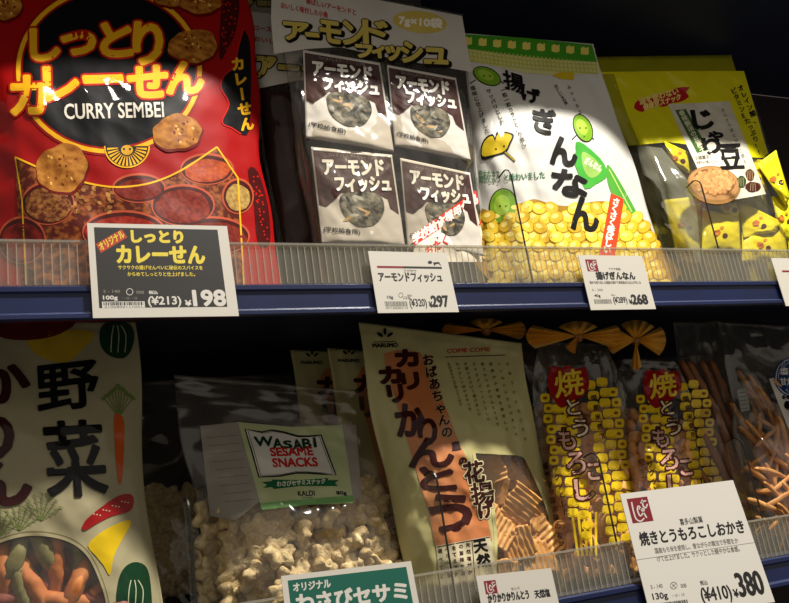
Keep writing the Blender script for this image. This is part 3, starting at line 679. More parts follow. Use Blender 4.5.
P = 'printed_vegetables'
dg = ink('#10301c')
for pts in [[(100, 330), (108, 322), (126, 322), (134, 332), (132, 348), (124, 358), (110, 356), (101, 346)], [(118, 583), (124, 568), (136, 562), (148, 570), (152, 603), (150, 630), (128, 630), (117, 606)]]:
    P = 'printed_pumpkin#%d' % pts[0][0]; s.poly(P, pts, dg, 1.0, sm=4); c = np.mean(pts, axis=0)
    for d in (-6, 1, 8): s.line(P, [(c[0]+d*0.5, c[1]-14), (c[0]+d+1, c[1]-4), (c[0]+d, c[1]+13)], 0.9, ink('#a5a888'), 1.6, sm=4)
P = 'printed_onion'
s.poly(P, [(-10, 322), (20, 318), (74, 320), (60, 334), (30, 340), (0, 337)], ink('#4c0f10'), 1.1, sm=4); P = 'printed_potato'; s.poly(P, [(28, 340), (50, 332), (84, 330), (94, 336), (80, 352), (66, 362), (48, 360), (34, 352)], ink('#a58a1e'), 1.0, sm=4)
P = 'printed_carrot'
s.poly(P, [(114, 417), (120, 415), (124, 422), (124, 450), (122, 480), (119, 483), (116, 460)], ink('#b04a1c'), 1.1, sm=4)
for k in range(9): s.line(P, [(119, 417), (104+k*3.6, 386+abs(k-4)*3)], 0.9, ink('#5e6e34'), 1.0); s.ell(P, 104+k*3.6, 386+abs(k-4)*3, 2.6, 2.2, ink('#5e6e34'), 1.2, wob=0.2, seed=k)
P = 'printed_pepper'
s.poly(P, [(82, 528), (86, 520), (100, 508), (118, 496), (130, 494), (134, 500), (130, 511), (112, 516), (96, 524), (86, 530)], ink('#8a1414'), 1.4, sm=4)
for k in range(12): s.ell(P, 94+k*3.1, 517-k*1.4+(k % 3)*2-3, 0.9, 0.6, ink('#b5a98c'), 1.9, n=8)
P = 'printed_pumpkin_slice'
s.poly(P, [(88, 546), (96, 536), (112, 526), (128, 520), (131, 524), (122, 540), (114, 556), (110, 575), (104, 566), (96, 556)], ink('#b89a12'), 1.0, sm=3)
for bx, by, sc in [(20, 530, 1), (0, 536, 1), (42, 520, 1)]:
    P = 'printed_leaf#%d' % bx
    for k in range(7):
        a = math.radians(-150+k*20); s.line(P, [(bx, by), (bx+22*math.cos(a)*sc, by+26*math.sin(a))], 0.7, ink('#5e6e34'), 1.3)
        for t in (0.5, 0.75, 1): s.line(P, [(bx+22*math.cos(a)*t-2, by+26*math.sin(a)*t-1), (bx+22*math.cos(a)*t+2, by+26*math.sin(a)*t+1)], 0.8, ink('#5e6e34'), 1.5)
s.flush(root, L, {'title_lettering': 'front_label' if 'front_label' in s.layers else 'peach_stripe', 'ribbon_print': 'front_label', 'brand_mark': 'front_label', 'subtitle_lettering': 'peach_stripe'})
ms = [plain('carrot_stick_dough', '#b0602a', 0.7, mott=('#c47c3c', 120, 0.3, 0.7)), plain('spinach_stick_dough', '#6b6638', 0.7, mott=('#8c865a', 120, 0.3, 0.7)), plain('sweet_potato_stick_dough', '#8a4438', 0.7, mott=('#6b2e2a', 120, 0.3, 0.7))]
pr = [[stick_proto('dough_stick', 0.060, 0.0062, m, k*3+j, 0.25+0.2*j) for j in range(2)] for k, m in enumerate(ms)]
k = 0; nm = ['orange', 'grey-green', 'reddish']
def dsp(px, py, dep, ang, c, j=0):
    pos = s.S([(px, py)], -dep)[0]; place(pr[c][j], pos, (rng.uniform(-0.3, 0.3), math.radians(ang), rng.uniform(-0.3, 0.3)), nm[c]+' fried dough stick in the window of the cream vegetable bag', 'dough stick', nm[c]+' dough sticks in the window of the cream bag')
for a in [(36, 590, .013, 70, 0), (56, 562, .013, -80, 0), (75, 588, .012, -55, 0, 1), (60, 600, .011, 20, 0), (12, 566, .014, -75, 1, 1), (22, 595, .013, 75, 1), (44, 549, .014, 60, 1, 1), (80, 556, .016, 85, 1), (4, 575, .016, -85, 0, 1), (94, 598, .013, 30, 2), (66, 572, .020, 55, 2), (48, 590, .022, -70, 2, 1), (88, 578, .022, 60, 2), (8, 600, .014, 10, 2), (-6, 560, .016, 80, 2), (30, 560, .024, -50, 0), (70, 548, .024, 40, 2, 1), (96, 566, .024, 80, 0), (58, 580, .027, 80, 1), (26, 575, .027, 80, 2, 1), (84, 610, .016, -40, 0), (44, 618, .014, 30, 1), (10, 620, .015, -30, 0), (72, 630, .016, 20, 2), (100, 628, .018, 70, 1), (-14, 590, .018, 60, 1)]: dsp(*a)

# ------------------------------------------------------------------ clear wasabi sesame cracker bags
def wasabi(q, y0, label, seed, sl=None):
    s, root, L = surf_bag('snack_bag', label, 'bag', None, tl=q[0], tr=q[1], br=q[2], bl=q[3], y0=y0, lean=8, zf=ZL, T=0.040, Tb=0.018, seal=0.86, wr=0.003, seed=seed, zbot=ZL, pw=4.5, bt=0.08, eL=wavy(0.012, 0, 1), eR=wavy(0.012, 2, 1.3))
    s.body('clear_film', [clr], root, L, 90, 110); return s, root, L
s, root, L = wasabi([(172, 374), (376, 392), (412, 570), (214, 600)], 0.078, 'clear bag of pale sesame crackers with a green and white wasabi label', 44)
s.poly('back_label', [(200, 426), (238, 422), (262, 500), (236, 520), (210, 516)], film('back_label_paper', '#8d877b', 0.4), 0.1)
for k in range(9): s.line('back_label', [(206+k*2.3, 438+k*8), (238+k*2, 435+k*8)], 0.6, ink('#6e685e'), 0.5)
s.poly('back_label#2', [(341, 424), (356, 425), (362, 498), (352, 500)], film('back_label_paper', '#8d877b', 0.4), 0.1)
P = 'front_label'
lg = film('label_pale_green', '#a9b082', 0.32)
s.poly(P, [(238, 422), (292, 427), (342, 425), (348, 462), (353, 499), (354, 503), (306, 505), (262, 510), (250, 466)], lg, 1.0)
s.poly(P, [(261, 503), (306, 499), (353, 495), (354, 502), (306, 505), (262, 510)], ink('#6f9a5c'), 1.4)
bd = [(245, 429), (262, 432), (272, 430), (284, 432), (298, 436), (310, 436), (321, 435), (328, 454), (336, 475), (322, 474), (308, 473), (296, 473), (280, 476), (259, 477), (252, 452)]
s.poly(P, bd, ink('#c2beb2'), 1.8); s.line(P, bd, 1.5, ink('#11160f'), 2.3, closed=True)
c = np.mean(bd, axis=0); s.line(P, [tuple(c+(np.array(p)-c)*0.94) for p in bd], 0.6, ink('#11160f'), 2.5, closed=True)
P = 'title_lettering'
wg = ink('#12301c'); wr_ = ink('#ae1f1c')
for ch, x0, y0, x1, y1 in [('W', 254, 437, 272, 446), ('A', 272, 439, 282, 448), ('S', 283, 441, 291, 448), ('A', 292, 440, 301, 449), ('B', 302, 439, 310, 448), ('I', 313, 438, 315, 447)]:
    s.text(P, ch, (x0+1.5, y1), (x1+1.5, y1-0.3), (x0, y0), wg, 3, 0.6)
s.text(P, 'SESAME', (271.5, 456), (313.5, 455), (269.5, 448), wr_, 3, 0.5); s.text(P, 'SNACKS', (273.5, 467), (318, 466), (272, 458.5), wr_, 3, 0.5)
s.poly('ribbon_print', [(262, 482), (272, 481), (272, 479.5), (300, 480), (328, 478), (328, 480), (339, 480), (335, 483), (338, 486), (329, 486), (300, 486), (274, 489), (272, 487), (263, 488), (267, 485)], ink('#1c5a34'), 2)
s.text('ribbon_print', 'わさびセサミスナック', (277, 486.5), (325, 483.5), (277, 481.5), ink('#d0cdb8'), 2.8, 0.2)
s.text('brand_mark', 'KALDI', (298.5, 496), (315, 495.5), (297.5, 491), K2, 2.5, 0.15); s.text('brand_mark', 'COFFEE FARM', (301.5, 498.5), (313, 498.2), (301.3, 497), K2, 2.5); s.text('brand_mark', '80g', (337, 495.5), (347, 495.5), (336, 491), K2, 2.5, 0.2)
s.flush(root, L, {'title_lettering': 'front_label' if 'front_label' in s.layers else 'peach_stripe', 'ribbon_print': 'front_label', 'brand_mark': 'front_label', 'subtitle_lettering': 'peach_stripe'})
cps = [cracker_proto(k) for k in range(4)]
pts = []
for row, y in enumerate([498, 517, 537, 557, 577, 597]):
    n = 9
    for i in range(n):
        x = 206+row*2+i*(192-row*2)/(n-1)*1.0+rng.uniform(-5, 5); yy = y+rng.uniform(-5, 5)
        if row == 0 and (i == 0): continue
        pts.append((x, yy, rng.uniform(0.014, 0.018)+(0.004 if (row+i) % 2 else 0)+(0.006 if row == 0 else 0)))
for i in range(9): pts.append((236+i*19, 492+rng.uniform(-4, 4)-(4 if i in (5, 6, 7) else 0), 0.026))
for row in range(5):
    for i in range(8): pts.append((220+i*23+rng.uniform(-5, 5), 512+row*20+rng.uniform(-5, 5), 0.030))
for i, (x, y, d) in enumerate(pts):
    flat = x > 300 and y < 545
    rot = (rng.uniform(1.0, 1.4) if flat and i % 2 else rng.uniform(-0.5, 0.5), rr(), rng.uniform(-0.5, 0.5))
    place(cps[i % 4], s.S([(x, y)], -d)[0], rot, 'pale star-edged sesame cracker inside the clear wasabi snack bag', 'cracker', 'sesame crackers inside the clear wasabi bag', rng.uniform(0.85, 1.12))
s, root, L = wasabi([(96, 384), (300, 372), (330, 570), (132, 600)], 0.185, 'dim clear cracker bag behind and left of the green-labelled wasabi bag', 45)
s.flush(root, L, {'title_lettering': 'front_label' if 'front_label' in s.layers else 'peach_stripe', 'ribbon_print': 'front_label', 'brand_mark': 'front_label', 'subtitle_lettering': 'peach_stripe'})
for i in range(16):
    place(cps[i % 4], s.S([(148+(i % 3)*20+rng.uniform(-4, 4), 500+(i//3)*20)], -0.015)[0], (rng.uniform(-.5, .5), rr(), rng.uniform(-.5, .5)), 'sesame cracker in the dim bag behind the wasabi bag', 'cracker', 'sesame crackers in the dim rear bag', 1.0)

# ------------------------------------------------------------------ olive karinto bags
olv = film('olive_cream_film', '#aca470', 0.27)
def karinto(q, y0, label, seed, zones=None, mats=None, T=0.034):
    return surf_bag('snack_bag', label, 'bag', None, tl=q[0], tr=q[1], br=q[2], bl=q[3], y0=y0, lean=5, zf=ZL, T=T, Tb=0.018, seal=0.95, wr=0.0026, seed=seed, zbot=ZL, pw=3.2, eL=wavy(0.012, 0.5, 1), eR=wavy(-0.01, 2, 1.3))
s, root, L = karinto([(357, 322), (520, 343), (561, 556), (410, 604)], 0.062, 'front olive bag with peach stripe, maroon brush letters and window of ridged crisps', 61)
win = smooth_pts([(474, 454), (484, 452), (500, 453), (522, 455), (530, 466), (540, 488), (549, 512), (552, 532), (556, 560), (560, 590), (500, 600), (496, 540), (492, 505), (482, 478)], 4)
s.body('film', [olv, clr], root, L, 100, 120, zones=zone_in(s, win)); s.line('window_edge', win, 3.4, olv, 0.5, closed=True)
P = 'peach_stripe'
s.poly(P, [(384, 353), (398, 350), (420, 352), (434, 380), (446, 408), (458, 440), (472, 470), (484, 500), (492, 540), (436, 548), (428, 510), (410, 450), (396, 400), (385, 364)], film('peach_print', '#b0683a', 0.28, mott=('#bd8258', 7, 0.4, 0.62)), 0.8)
P = 'title_lettering'; mr = ink('#32100d')
for ch, x0, y0, x1, y1, b in [('カ', 396, 350, 417, 366, 1.6), ('リ', 402, 373, 418, 389, 1.4), ('カ', 380, 367, 400, 383, 1.6), ('リ', 388, 385, 402, 402, 1.5), ('か', 396, 404, 424, 436, 1.5), ('り', 418, 417, 436, 446, 1.2), ('ん', 408, 438, 452, 467, 1.4), ('と', 420, 467, 454, 490, 1.5), ('う', 430, 495, 470, 532, 2.0)]:
    s.text(P, ch, (x0+2, y1), (x1+2, y1-1), (x0-1, y0+1), mr, 3, b)
s.col('subtitle_lettering', 'おばあちゃんの', (428, 360), (447, 432), 12, mr, 3, 0.5, out=(ink('#b59a6c'), 0.5), skew=(0.15, 1)); s.col('subtitle_lettering', '里の', (456, 446), (463, 461), 9, mr, 3, 0.6, skew=(0.15, 1))
s.text('subtitle_lettering', '花', (466, 484), (485, 481), (463, 463), mr, 3, 0.8, out=(ink('#c9bf95'), 1.0)); s.text('subtitle_lettering', '揚', (473, 505), (495, 502), (470, 484), mr, 3, 0.7, out=(ink('#c9bf95'), 1.0)); s.text('subtitle_lettering', 'げ', (480, 519), (494, 516), (478, 503), mr, 3, 0.9, out=(ink('#c9bf95'), 1.0))
P = 'small_lettering'
for k in range(8):
    x = 449+k*8.4; s.col(P, ['おばあちゃんが作ってくれた', 'なつかしい味のおやつを', '手間ひまかけて揚げました', '甘すぎずさっくりとした', '歯ざわりのかりんとうです', '国産の小麦粉を使用して', 'ていねいに仕上げました', 'お茶うけにもどうぞ'][k], (x, 364), (x+12+k*0.8, 404+k*5), 3.5, ink('#57502c'), 2, 0.05)
s.line(P, [(445, 357), (475, 356), (505, 355)], 0.8, mr, 2); s.text(P, 'COME COME', (447, 353), (490, 351), (447, 349), ink('#a5402a'), 2, 0.2)
s.text('maker_mark', 'MARUMO', (373, 347.5), (398, 347), (372.5, 343.5), K2, 2, 0.25)
for a, b in ((-5, -3), (5, -3), (0, -7)): s.ell('maker_mark', 385+a, 337+b*0.8, 3.6 if a else 1.6, 1.6 if a else 3.6, K2, 2, rot=35 if a < 0 else (-35 if a else 0), n=12)
s.line('maker_mark', [(374, 342), (396, 341.5)], 0.8, K2, 2)
P = 'text_panel'
s.poly(P, [(436, 546), (490, 536), (498, 580), (500, 620), (444, 620)], ink('#b8ae90'), 1.5); s.line(P, [(437, 547), (490, 537)], 0.9, mr, 2.0); s.line(P, [(472, 541), (476, 590)], 0.8, mr, 2.0)
s.text(P, '天', (475, 553), (488, 551), (473, 541), K2, 2.4, 0.6); s.text(P, '然', (478, 567), (491, 565), (476, 555), K2, 2.4, 0.6)
for k, t in enumerate(['天然塩がか', 'の旨味をヨ', 'をてえです', 'ヘルシーな', '適べてこ']): s.col(P, t, (468-k*7, 545+k*1.5), (470-k*7, 572+k*1), 4.6, mr, 2.4, 0.15)
s.flush(root, L, {'title_lettering': 'front_label' if 'front_label' in s.layers else 'peach_stripe', 'ribbon_print': 'front_label', 'brand_mark': 'front_label', 'subtitle_lettering': 'peach_stripe'})
crp = [crisp_proto(k) for k in range(3)]
for i, (x, y, d, a) in enumerate([(489, 466, .014, 80), (506, 462, .020, 70), (508, 484, .014, -30), (492, 488, .013, 20), (526, 488, .013, -50), (520, 506, .010, -48), (498, 508, .015, 30), (540, 508, .015, -30), (512, 524, .012, 5), (500, 528, .013, 50), (532, 528, .013, -40), (544, 540, .014, 60), (518, 545, .012, -15), (502, 552, .012, 80), (538, 558, .012, 0), (520, 566, .014, 40), (502, 575, .014, 10), (545, 575, .014, 20), (520, 475, .024, 10), (500, 498, .025, 70), (530, 515, .026, 30), (508, 540, .026, 0), (536, 545, .026, 80), (480, 462, .024, 0), (552, 525, .024, 10)]):
    place(crp[i % 3], s.S([(x, y)], -d*0.6-0.0016*((i*5) % 11)-0.002)[0], (rng.uniform(-.22, .22), math.radians(a), rng.uniform(-.22, .22)), 'golden ridged fried crisp seen through the window of the olive bag', 'crisp', 'ridged crisps in the olive bag window', rng.uniform(0.9, 1.1))
for q, y0, lb, sd in [([(326, 348), (456, 358), (500, 580), (378, 610)], 0.108, 'middle olive snack bag, its edge showing left of the peach striped front bag', 62), ([(289, 350), (440, 356), (486, 590), (340, 610)], 0.155, 'rearmost olive snack bag, deep on the lower shelf left of the other two', 63)]:
    s, root, L = karinto(q, y0, lb, sd, T=0.03); s.body('film', [olv], root, L, 60, 80)
    x0, y_ = q[0]; s.text('maker_mark', 'MARUMO', (x0+12, y_+14), (x0+33, y_+14), (x0+12, y_+11), K2, 2, 0.2)
    for a, b in ((-4, -3), (4, -3), (0, -6)): s.ell('maker_mark', x0+23+a, y_+7+b*0.8, 2.8 if a else 1.2, 1.2 if a else 2.8, K2, 2, rot=35 if a < 0 else (-35 if a else 0), n=12)
    s.poly('peach_stripe', [(x0+30, y_+30), (x0+60, y_+26), (x0+100, y_+120), (x0+110, y_+220), (x0+70, y_+226), (x0+50, y_+110)], film('peach_print', '#b0683a'), 0.8, sm=3)
    s.text('title_lettering', 'カ', (x0+30, y_+44), (x0+52, y_+44), (x0+28, y_+28), mr, 3, 1.5); s.text('title_lettering', 'リ', (x0+36, y_+68), (x0+50, y_+68), (x0+34, y_+50), mr, 3, 1.5)
    s.flush(root, L, {'title_lettering': 'front_label' if 'front_label' in s.layers else 'peach_stripe', 'ribbon_print': 'front_label', 'brand_mark': 'front_label', 'subtitle_lettering': 'peach_stripe'})

# ------------------------------------------------------------------ roasted corn cracker bags
okm = plain('corn_cracker_crust', '#e8ab66', 0.65, mott=('#cf8a42', 140, 0.35, 0.75), bump=(260, 0.3, 0.001))
def ok_fn(seed): return lambda a, b: tuple(c*(1+0.28*nz(math.cos(a)*math.sin(b), math.sin(a)*math.sin(b), math.cos(b), 1.6, seed)) for c in (0.0105*math.cos(a)*math.sin(b), 0.0068*math.sin(a)*math.sin(b), 0.0078*math.cos(b)))
okp = [proto('corn_cracker', *lumpy(20, 14, ok_fn(k)), okm) for k in range(4)]
ky, kd = ink('#d6b41c'), ink('#a37a10')
def corn(q, y0, label, seed, dx, dy, sc, which):
    s, root, L = surf_bag('corn_cracker_bag', label, 'bag', None, tl=q[0], tr=q[1], br=q[2], bl=q[3], y0=y0, lean=4, zf=ZL, T=0.036, Tb=0.02, seal=0.90, wr=0.0028, seed=seed, zbot=ZL, pw=3, eL=lambda v: 0.14*np.clip((v-0.78)/0.22, 0, 1)**1.6+0.012*np.sin(9*v), eR=lambda v: -0.14*np.clip((v-0.78)/0.22, 0, 1)**1.6+0.01*np.sin(11*v))
    s.body('clear_film', [clr], root, L, 80, 110)
    m = lambda x, y: (567+dx+(x-567)*sc+0.0*(y-385), 385+dy+(y-385)*sc)
    P = 'printed_corn'; sh = 0.19
    for ci, (x0, yt, yb) in enumerate([(545, 398, 500), (555, 388, 520), (566, 390, 545), (590, 385, 545), (602, 382, 545), (613, 392, 530)]):
        y = yt; k = 0
        while y < yb:
            x = x0+(y-yt)*sh*0.75+(2 if k % 2 else 0); w2, h2 = 5.4, 4.3
            if ci in (0, 5): w2 = 4.6
            p = [m(x-w2, y-h2*0.4), m(x-w2*0.7, y-h2), m(x+w2*0.7, y-h2), m(x+w2, y-h2*0.4), m(x+w2, y+h2*0.5), m(x+w2*0.6, y+h2), m(x-w2*0.6, y+h2), m(x-w2, y+h2*0.5)]
            s.poly(P, p, ky, 0.8, sm=2)
            c = m(x, y)
            if ci in (0, 5) and y < 470: s.ell(P, c[0], c[1], 2.3, 1.7, ink('#7a4a14'), 1.2, n=10)
            else: s.line(P, [m(x-w2*0.75, y+h2*0.45), m(x, y+h2*0.9), m(x+w2*0.75, y+h2*0.45)], 0.9, kd, 1.2, sm=3)
            y += 10.4; k += 1
    for k in range(5): s.line(P, [m(572+k*6, 512), m(578+k*4.5, 556+dy*0)], 2.4, ky, 0.8)
    P = 'red_crest'
    s.poly(P, [m(549, 372), m(553, 366), m(562, 368), m(568, 365), m(576, 369), m(584, 367), m(588, 374), m(589, 386), m(583, 396), m(572, 401), m(561, 408), m(552, 397), m(548, 386)], ink('#8a0f10'), 2.0, sm=3)
    s.text(P, '焼', m(556, 398), m(584, 394), m(554, 372), ink('#d8bc30'), 3, 0.5)
    P = 'title_lettering'; o = (ink('#3a120c'), 1.5)
    for ch, x0, y0_, x1, y1, b in [('と', 567, 400, 580, 415, 0.25), ('う', 573, 420, 588, 437, 0.25), ('も', 558, 429, 575, 450, 0.45), ('ろ', 567, 453, 585, 474, 0.45), ('こ', 588, 464, 600, 480, 0.5), ('し', 575, 480, 594, 500, 0.6)]:
        s.text(P, ch, m(x0+1, y1), m(x1+1, y1-1), m(x0-1, y0_), ink('#c09484') if ch not in 'とう' else ink('#d8c6a0'), 3, b, out=o)
    s.col('small_lettering', '国産米使用', m(594, 398), m(602, 436), 6, ink('#4a2c12'), 2.4, 0.25); s.col('small_lettering', 'サクッとした', m(555, 468), m(566, 512), 7, ink('#4a2c12'), 2.4, 0.2); s.col('small_lettering', '軽やかな醤油味のおかき', m(546, 466), m(563, 552), 6.4, ink('#4a2c12'), 2.4, 0.2)
    s.flush(root, L, {'title_lettering': 'front_label' if 'front_label' in s.layers else 'peach_stripe', 'ribbon_print': 'front_label', 'brand_mark': 'front_label', 'subtitle_lettering': 'peach_stripe'})
    for i in range(120 if which == 'left' else 90):
        u, v = (i % 8+0.5)/8, (i//8)/(15 if which == 'left' else 12)*0.70+0.05
        p = s.uvpix(np.array([np.clip(u+rng.uniform(-.04, .04), .07, .93)]), np.array([v]))[0]
        if p[1] > 590: continue
        place(okp[i % 4], s.S([p], -0.0125-rng.uniform(0, 0.008)-0.012*(abs(u-0.5) > 0.38))[0], (rr(), rr(), rr()), 'orange-brown puffed corn cracker inside the '+which+' corn bag', 'corn cracker', 'puffed corn crackers inside the '+which+' corn bag', rng.uniform(0.85, 1.15))
    return s
sA = corn([(526, 340), (618, 345), (645, 556), (549, 572)], 0.070, 'left clear bag of corn crackers with red crest, printed corn and gold bow', 71, 0, 0, 1.0, 'left')
sB = corn([(612, 358), (686, 362), (712, 540), (624, 562)], 0.076, 'right clear bag of corn crackers with red crest, beside the twig snacks', 72, 94, 2, 0.93, 'right')
gb = plain('gold_ribbon', '#e0a838', 0.32, metal=0.2, bump=(40, .3, .002)); gdk = plain('gold_ribbon_dark', '#8e5a1c', 0.35, metal=0.2, bump=(40, .3, .002))
def fan(surf, parent, pivot, tips, dep, name, mat):
    """pleated ribbon loop: folds run from the knot to the tips"""
    n = len(tips); V = []; Fc = []
    c = surf.flat([pivot], dep)[0]
    for side in (0, 1):
        for i, t in enumerate(tips):
            for k in range(7):
                f = 0.08+0.92*k/6; p = (pivot[0]+(t[0]-pivot[0])*f, pivot[1]+(t[1]-pivot[1])*f)
                z = dep+(0.0035 if i % 2 else -0.0035)*f+0.010*math.sin(math.pi*f)-side*0.0006; V.append(surf.flat([p], z)[0])
    N = n*7
    for i in range(n-1):
        for k in range(6): a = i*7+k; q = (a, a+1, a+8, a+7); Fc.append(q); Fc.append(tuple(N+x for x in reversed(q)))
    rim = [k for k in range(7)]+[i*7+6 for i in range(1, n)]+[(n-1)*7+k for k in range(5, -1, -1)]+[i*7 for i in range(n-2, 0, -1)]
    for a, b in zip(rim, rim[1:]+rim[:1]): Fc.append((a, b, N+b, N+a))
    return mesh_obj(name, V, Fc, mat, parent, False, loc=parent.location)
def arc(cx, cy, r, a0, a1, n, ry=None): return [(cx+r*math.cos(math.radians(a0+(a1-a0)*k/(n-1))), cy-(ry or r)*math.sin(math.radians(a0+(a1-a0)*k/(n-1)))) for k in range(n)]
def bow(surf, knot, lobes, label):
    c = surf.flat([knot], 0.012)[0]; root = empty('gold_bow', tuple(c), label, 'bow', 'gold bows tied on the corn bags')
    for r, rY, a0, a1, n in lobes: fan(surf, root, knot, arc(knot[0], knot[1], r, a0, a1, n, rY), 0.012, 'ribbon_loop', gb)
    V, Fc = lumpy(14, 10, lambda a, b: tuple(c+np.array((0.006*math.cos(a)*math.sin(b), 0.005*math.sin(a)*math.sin(b), 0.007*math.cos(b)))))
    mesh_obj('knot', V, Fc, gdk, root, True, loc=root.location)
bow(sA, (578, 336), [(52, 22, 150, 215, 9), (44, 22, -34, 30, 9), (24, 15, 35, 145, 9), (16, 18, 215, 260, 6)], 'gold pleated bow tied at the neck of the left corn cracker bag')
bow(sB, (636, 340), [(30, 22, 140, 220, 9), (30, 24, -40, 34, 9), (24, 20, 40, 130, 9), (12, 30, 245, 298, 5)], 'gold pleated bow tied at the neck of the right corn cracker bag')
# bag of corn crackers further back with its bow just under the shelf
s, root, L = surf_bag('corn_cracker_bag', 'rear corn cracker bag mostly hidden behind the two with red crests', 'bag', None, tl=(470, 340), tr=(560, 342), br=(600, 570), bl=(510, 580), y0=0.105, lean=2, zf=ZL, T=0.02, Tb=0.015, seal=0.9, wr=0.003, seed=75, zbot=ZL)
s.body('clear_film', [clr], root, L, 50, 60); bow(s, (486, 330), [(44, 14, 150, 205, 8), (40, 18, -32, 30, 9), (22, 12, 40, 140, 8)], 'gold bow of the rear corn bag, above the olive bag top edge')

# ------------------------------------------------------------------ twig snack bags (right)
tw = plain('twig_dough', '#cf944c', 0.6, mott=('#b0702e', 70, 0.38, 0.75)); tw2 = plain('twig_dough_dark', '#8b5426', 0.6, mott=('#54290f', 70, 0.38, 0.75))
tp = [stick_proto('twig_snack', 0.085, 0.0031, tw, k, 0.12, 0.25, True) for k in range(3)]; tp2 = [stick_proto('twig_snack', 0.11, 0.0040, tw2, k+5, 0.12, 0.25, True) for k in range(2)]
s, root, L = surf_bag('snack_bag', 'clear bag of thin golden twig snacks with blue round sticker at right edge', 'bag', None, tl=(716, 322), tr=(860, 330), br=(900, 520), bl=(757, 540), y0=0.066, lean=5, zf=ZL, T=0.036, Tb=0.02, seal=0.85, wr=0.0045, seed=81, zbot=ZL, pw=4, eL=wavy(0.015, 1, 1.3))
s.body('clear_film', [clr], root, L, 90, 100)
s.poly('white_label', [(769, 379), (800, 371), (850, 372), (862, 430), (800, 440), (788, 428)], film('white_label_film', '#c2bdb0', 0.3), 1.0); s.text('white_label', 'さ', (785, 410), (806, 408), (783, 393), K2, 2, 1.4)
s.ell('blue_sticker', 793, 377, 19, 20, ink('#16305e'), 1.8); s.ell('blue_sticker', 793, 377, 17.6, 18.6, ink('#b9bcc0'), 2.0); s.ell('blue_sticker', 793, 377, 16.8, 17.8, ink('#16305e'), 2.2)
s.text('blue_sticker', '塩の', (780, 375), (796, 374), (780, 368), ink('#d0cdc0'), 2.8, 0.3); s.text('blue_sticker', '甘かりん', (781, 385), (806, 384), (780, 378), ink('#d0cdc0'), 2.8, 0.3)
s.poly('side_mark', [(737, 390), (746, 388), (750, 410), (741, 412)], ink('#8f9088'), 0.6)
for k in range(5): s.line('side_mark', [(738.5+k*0.5, 393+k*4), (746+k*0.5, 392+k*4)], 0.6, ink('#4a4c48'), 1.0)
s.flush(root, L, {'title_lettering': 'front_label' if 'front_label' in s.layers else 'peach_stripe', 'ribbon_print': 'front_label', 'brand_mark': 'front_label', 'subtitle_lettering': 'peach_stripe'})
for i in range(190):
    x = 748+rng.uniform(0, 130)+(i % 5)*1; y = 400+rng.uniform(0, 1)**0.8*135
    if y < 440 and rng.rand() < 0.4: continue
    if x < 742+(y-400)*0.16+8: continue
    place(tp[i % 3], s.S([(min(x, 850), y)], -rng.uniform(0.008, 0.030))[0], (rng.uniform(-.3, .3), math.radians(rng.choice([75, 60, 105, 50, -30, 120, 20, 85])+rng.uniform(-15, 15)), rng.uniform(-.3, .3)), 'thin golden twig snack stick inside the right-hand clear bag', 'twig snack', 'golden twig snacks inside the right-hand bag', rng.uniform(0.55, 0.85) if y > 420 else 0.8)
for x, y, a in [(752, 396, 74), (762, 402, 80), (772, 410, 70), (745, 430, 78), (780, 424, -70)]:
    place(tp[0], s.S([(x, y)], -0.014)[0], (0, math.radians(a), 0), 'thin golden twig snack stick inside the right-hand clear bag', 'twig snack', 'golden twig snacks inside the right-hand bag', 0.8)
s, root, L = surf_bag('snack_bag', 'clear bag of long brown twig snacks standing between corn bag and right-hand twig bag', 'bag', None, tl=(672, 322), tr=(722, 322), br=(760, 540), bl=(706, 545), y0=0.090, lean=5, zf=ZL, T=0.026, Tb=0.02, seal=0.9, wr=0.003, seed=83, zbot=ZL, eL=wavy(0.02, 0, 1.3), eR=wavy(0.02, 2, 1.3))
s.body('clear_film', [clr], root, L, 50, 70); s.flush(root, L, {'title_lettering': 'front_label' if 'front_label' in s.layers else 'peach_stripe', 'ribbon_print': 'front_label', 'brand_mark': 'front_label', 'subtitle_lettering': 'peach_stripe'})
for i in range(16):
    place(tp2[i % 2], s.S([(700+(i % 4)*9+(i//4)*7, 405+(i//4)*36)], -0.012-0.004*(i % 3))[0], (rng.uniform(-.1, .1), math.radians(78+rng.uniform(-8, 8)), rng.uniform(-.1, .1)), 'long dark brown twig snack in the narrow clear bag beside the corn crackers', 'twig snack', 'long brown twig snacks in the narrow clear bag', 1.0)

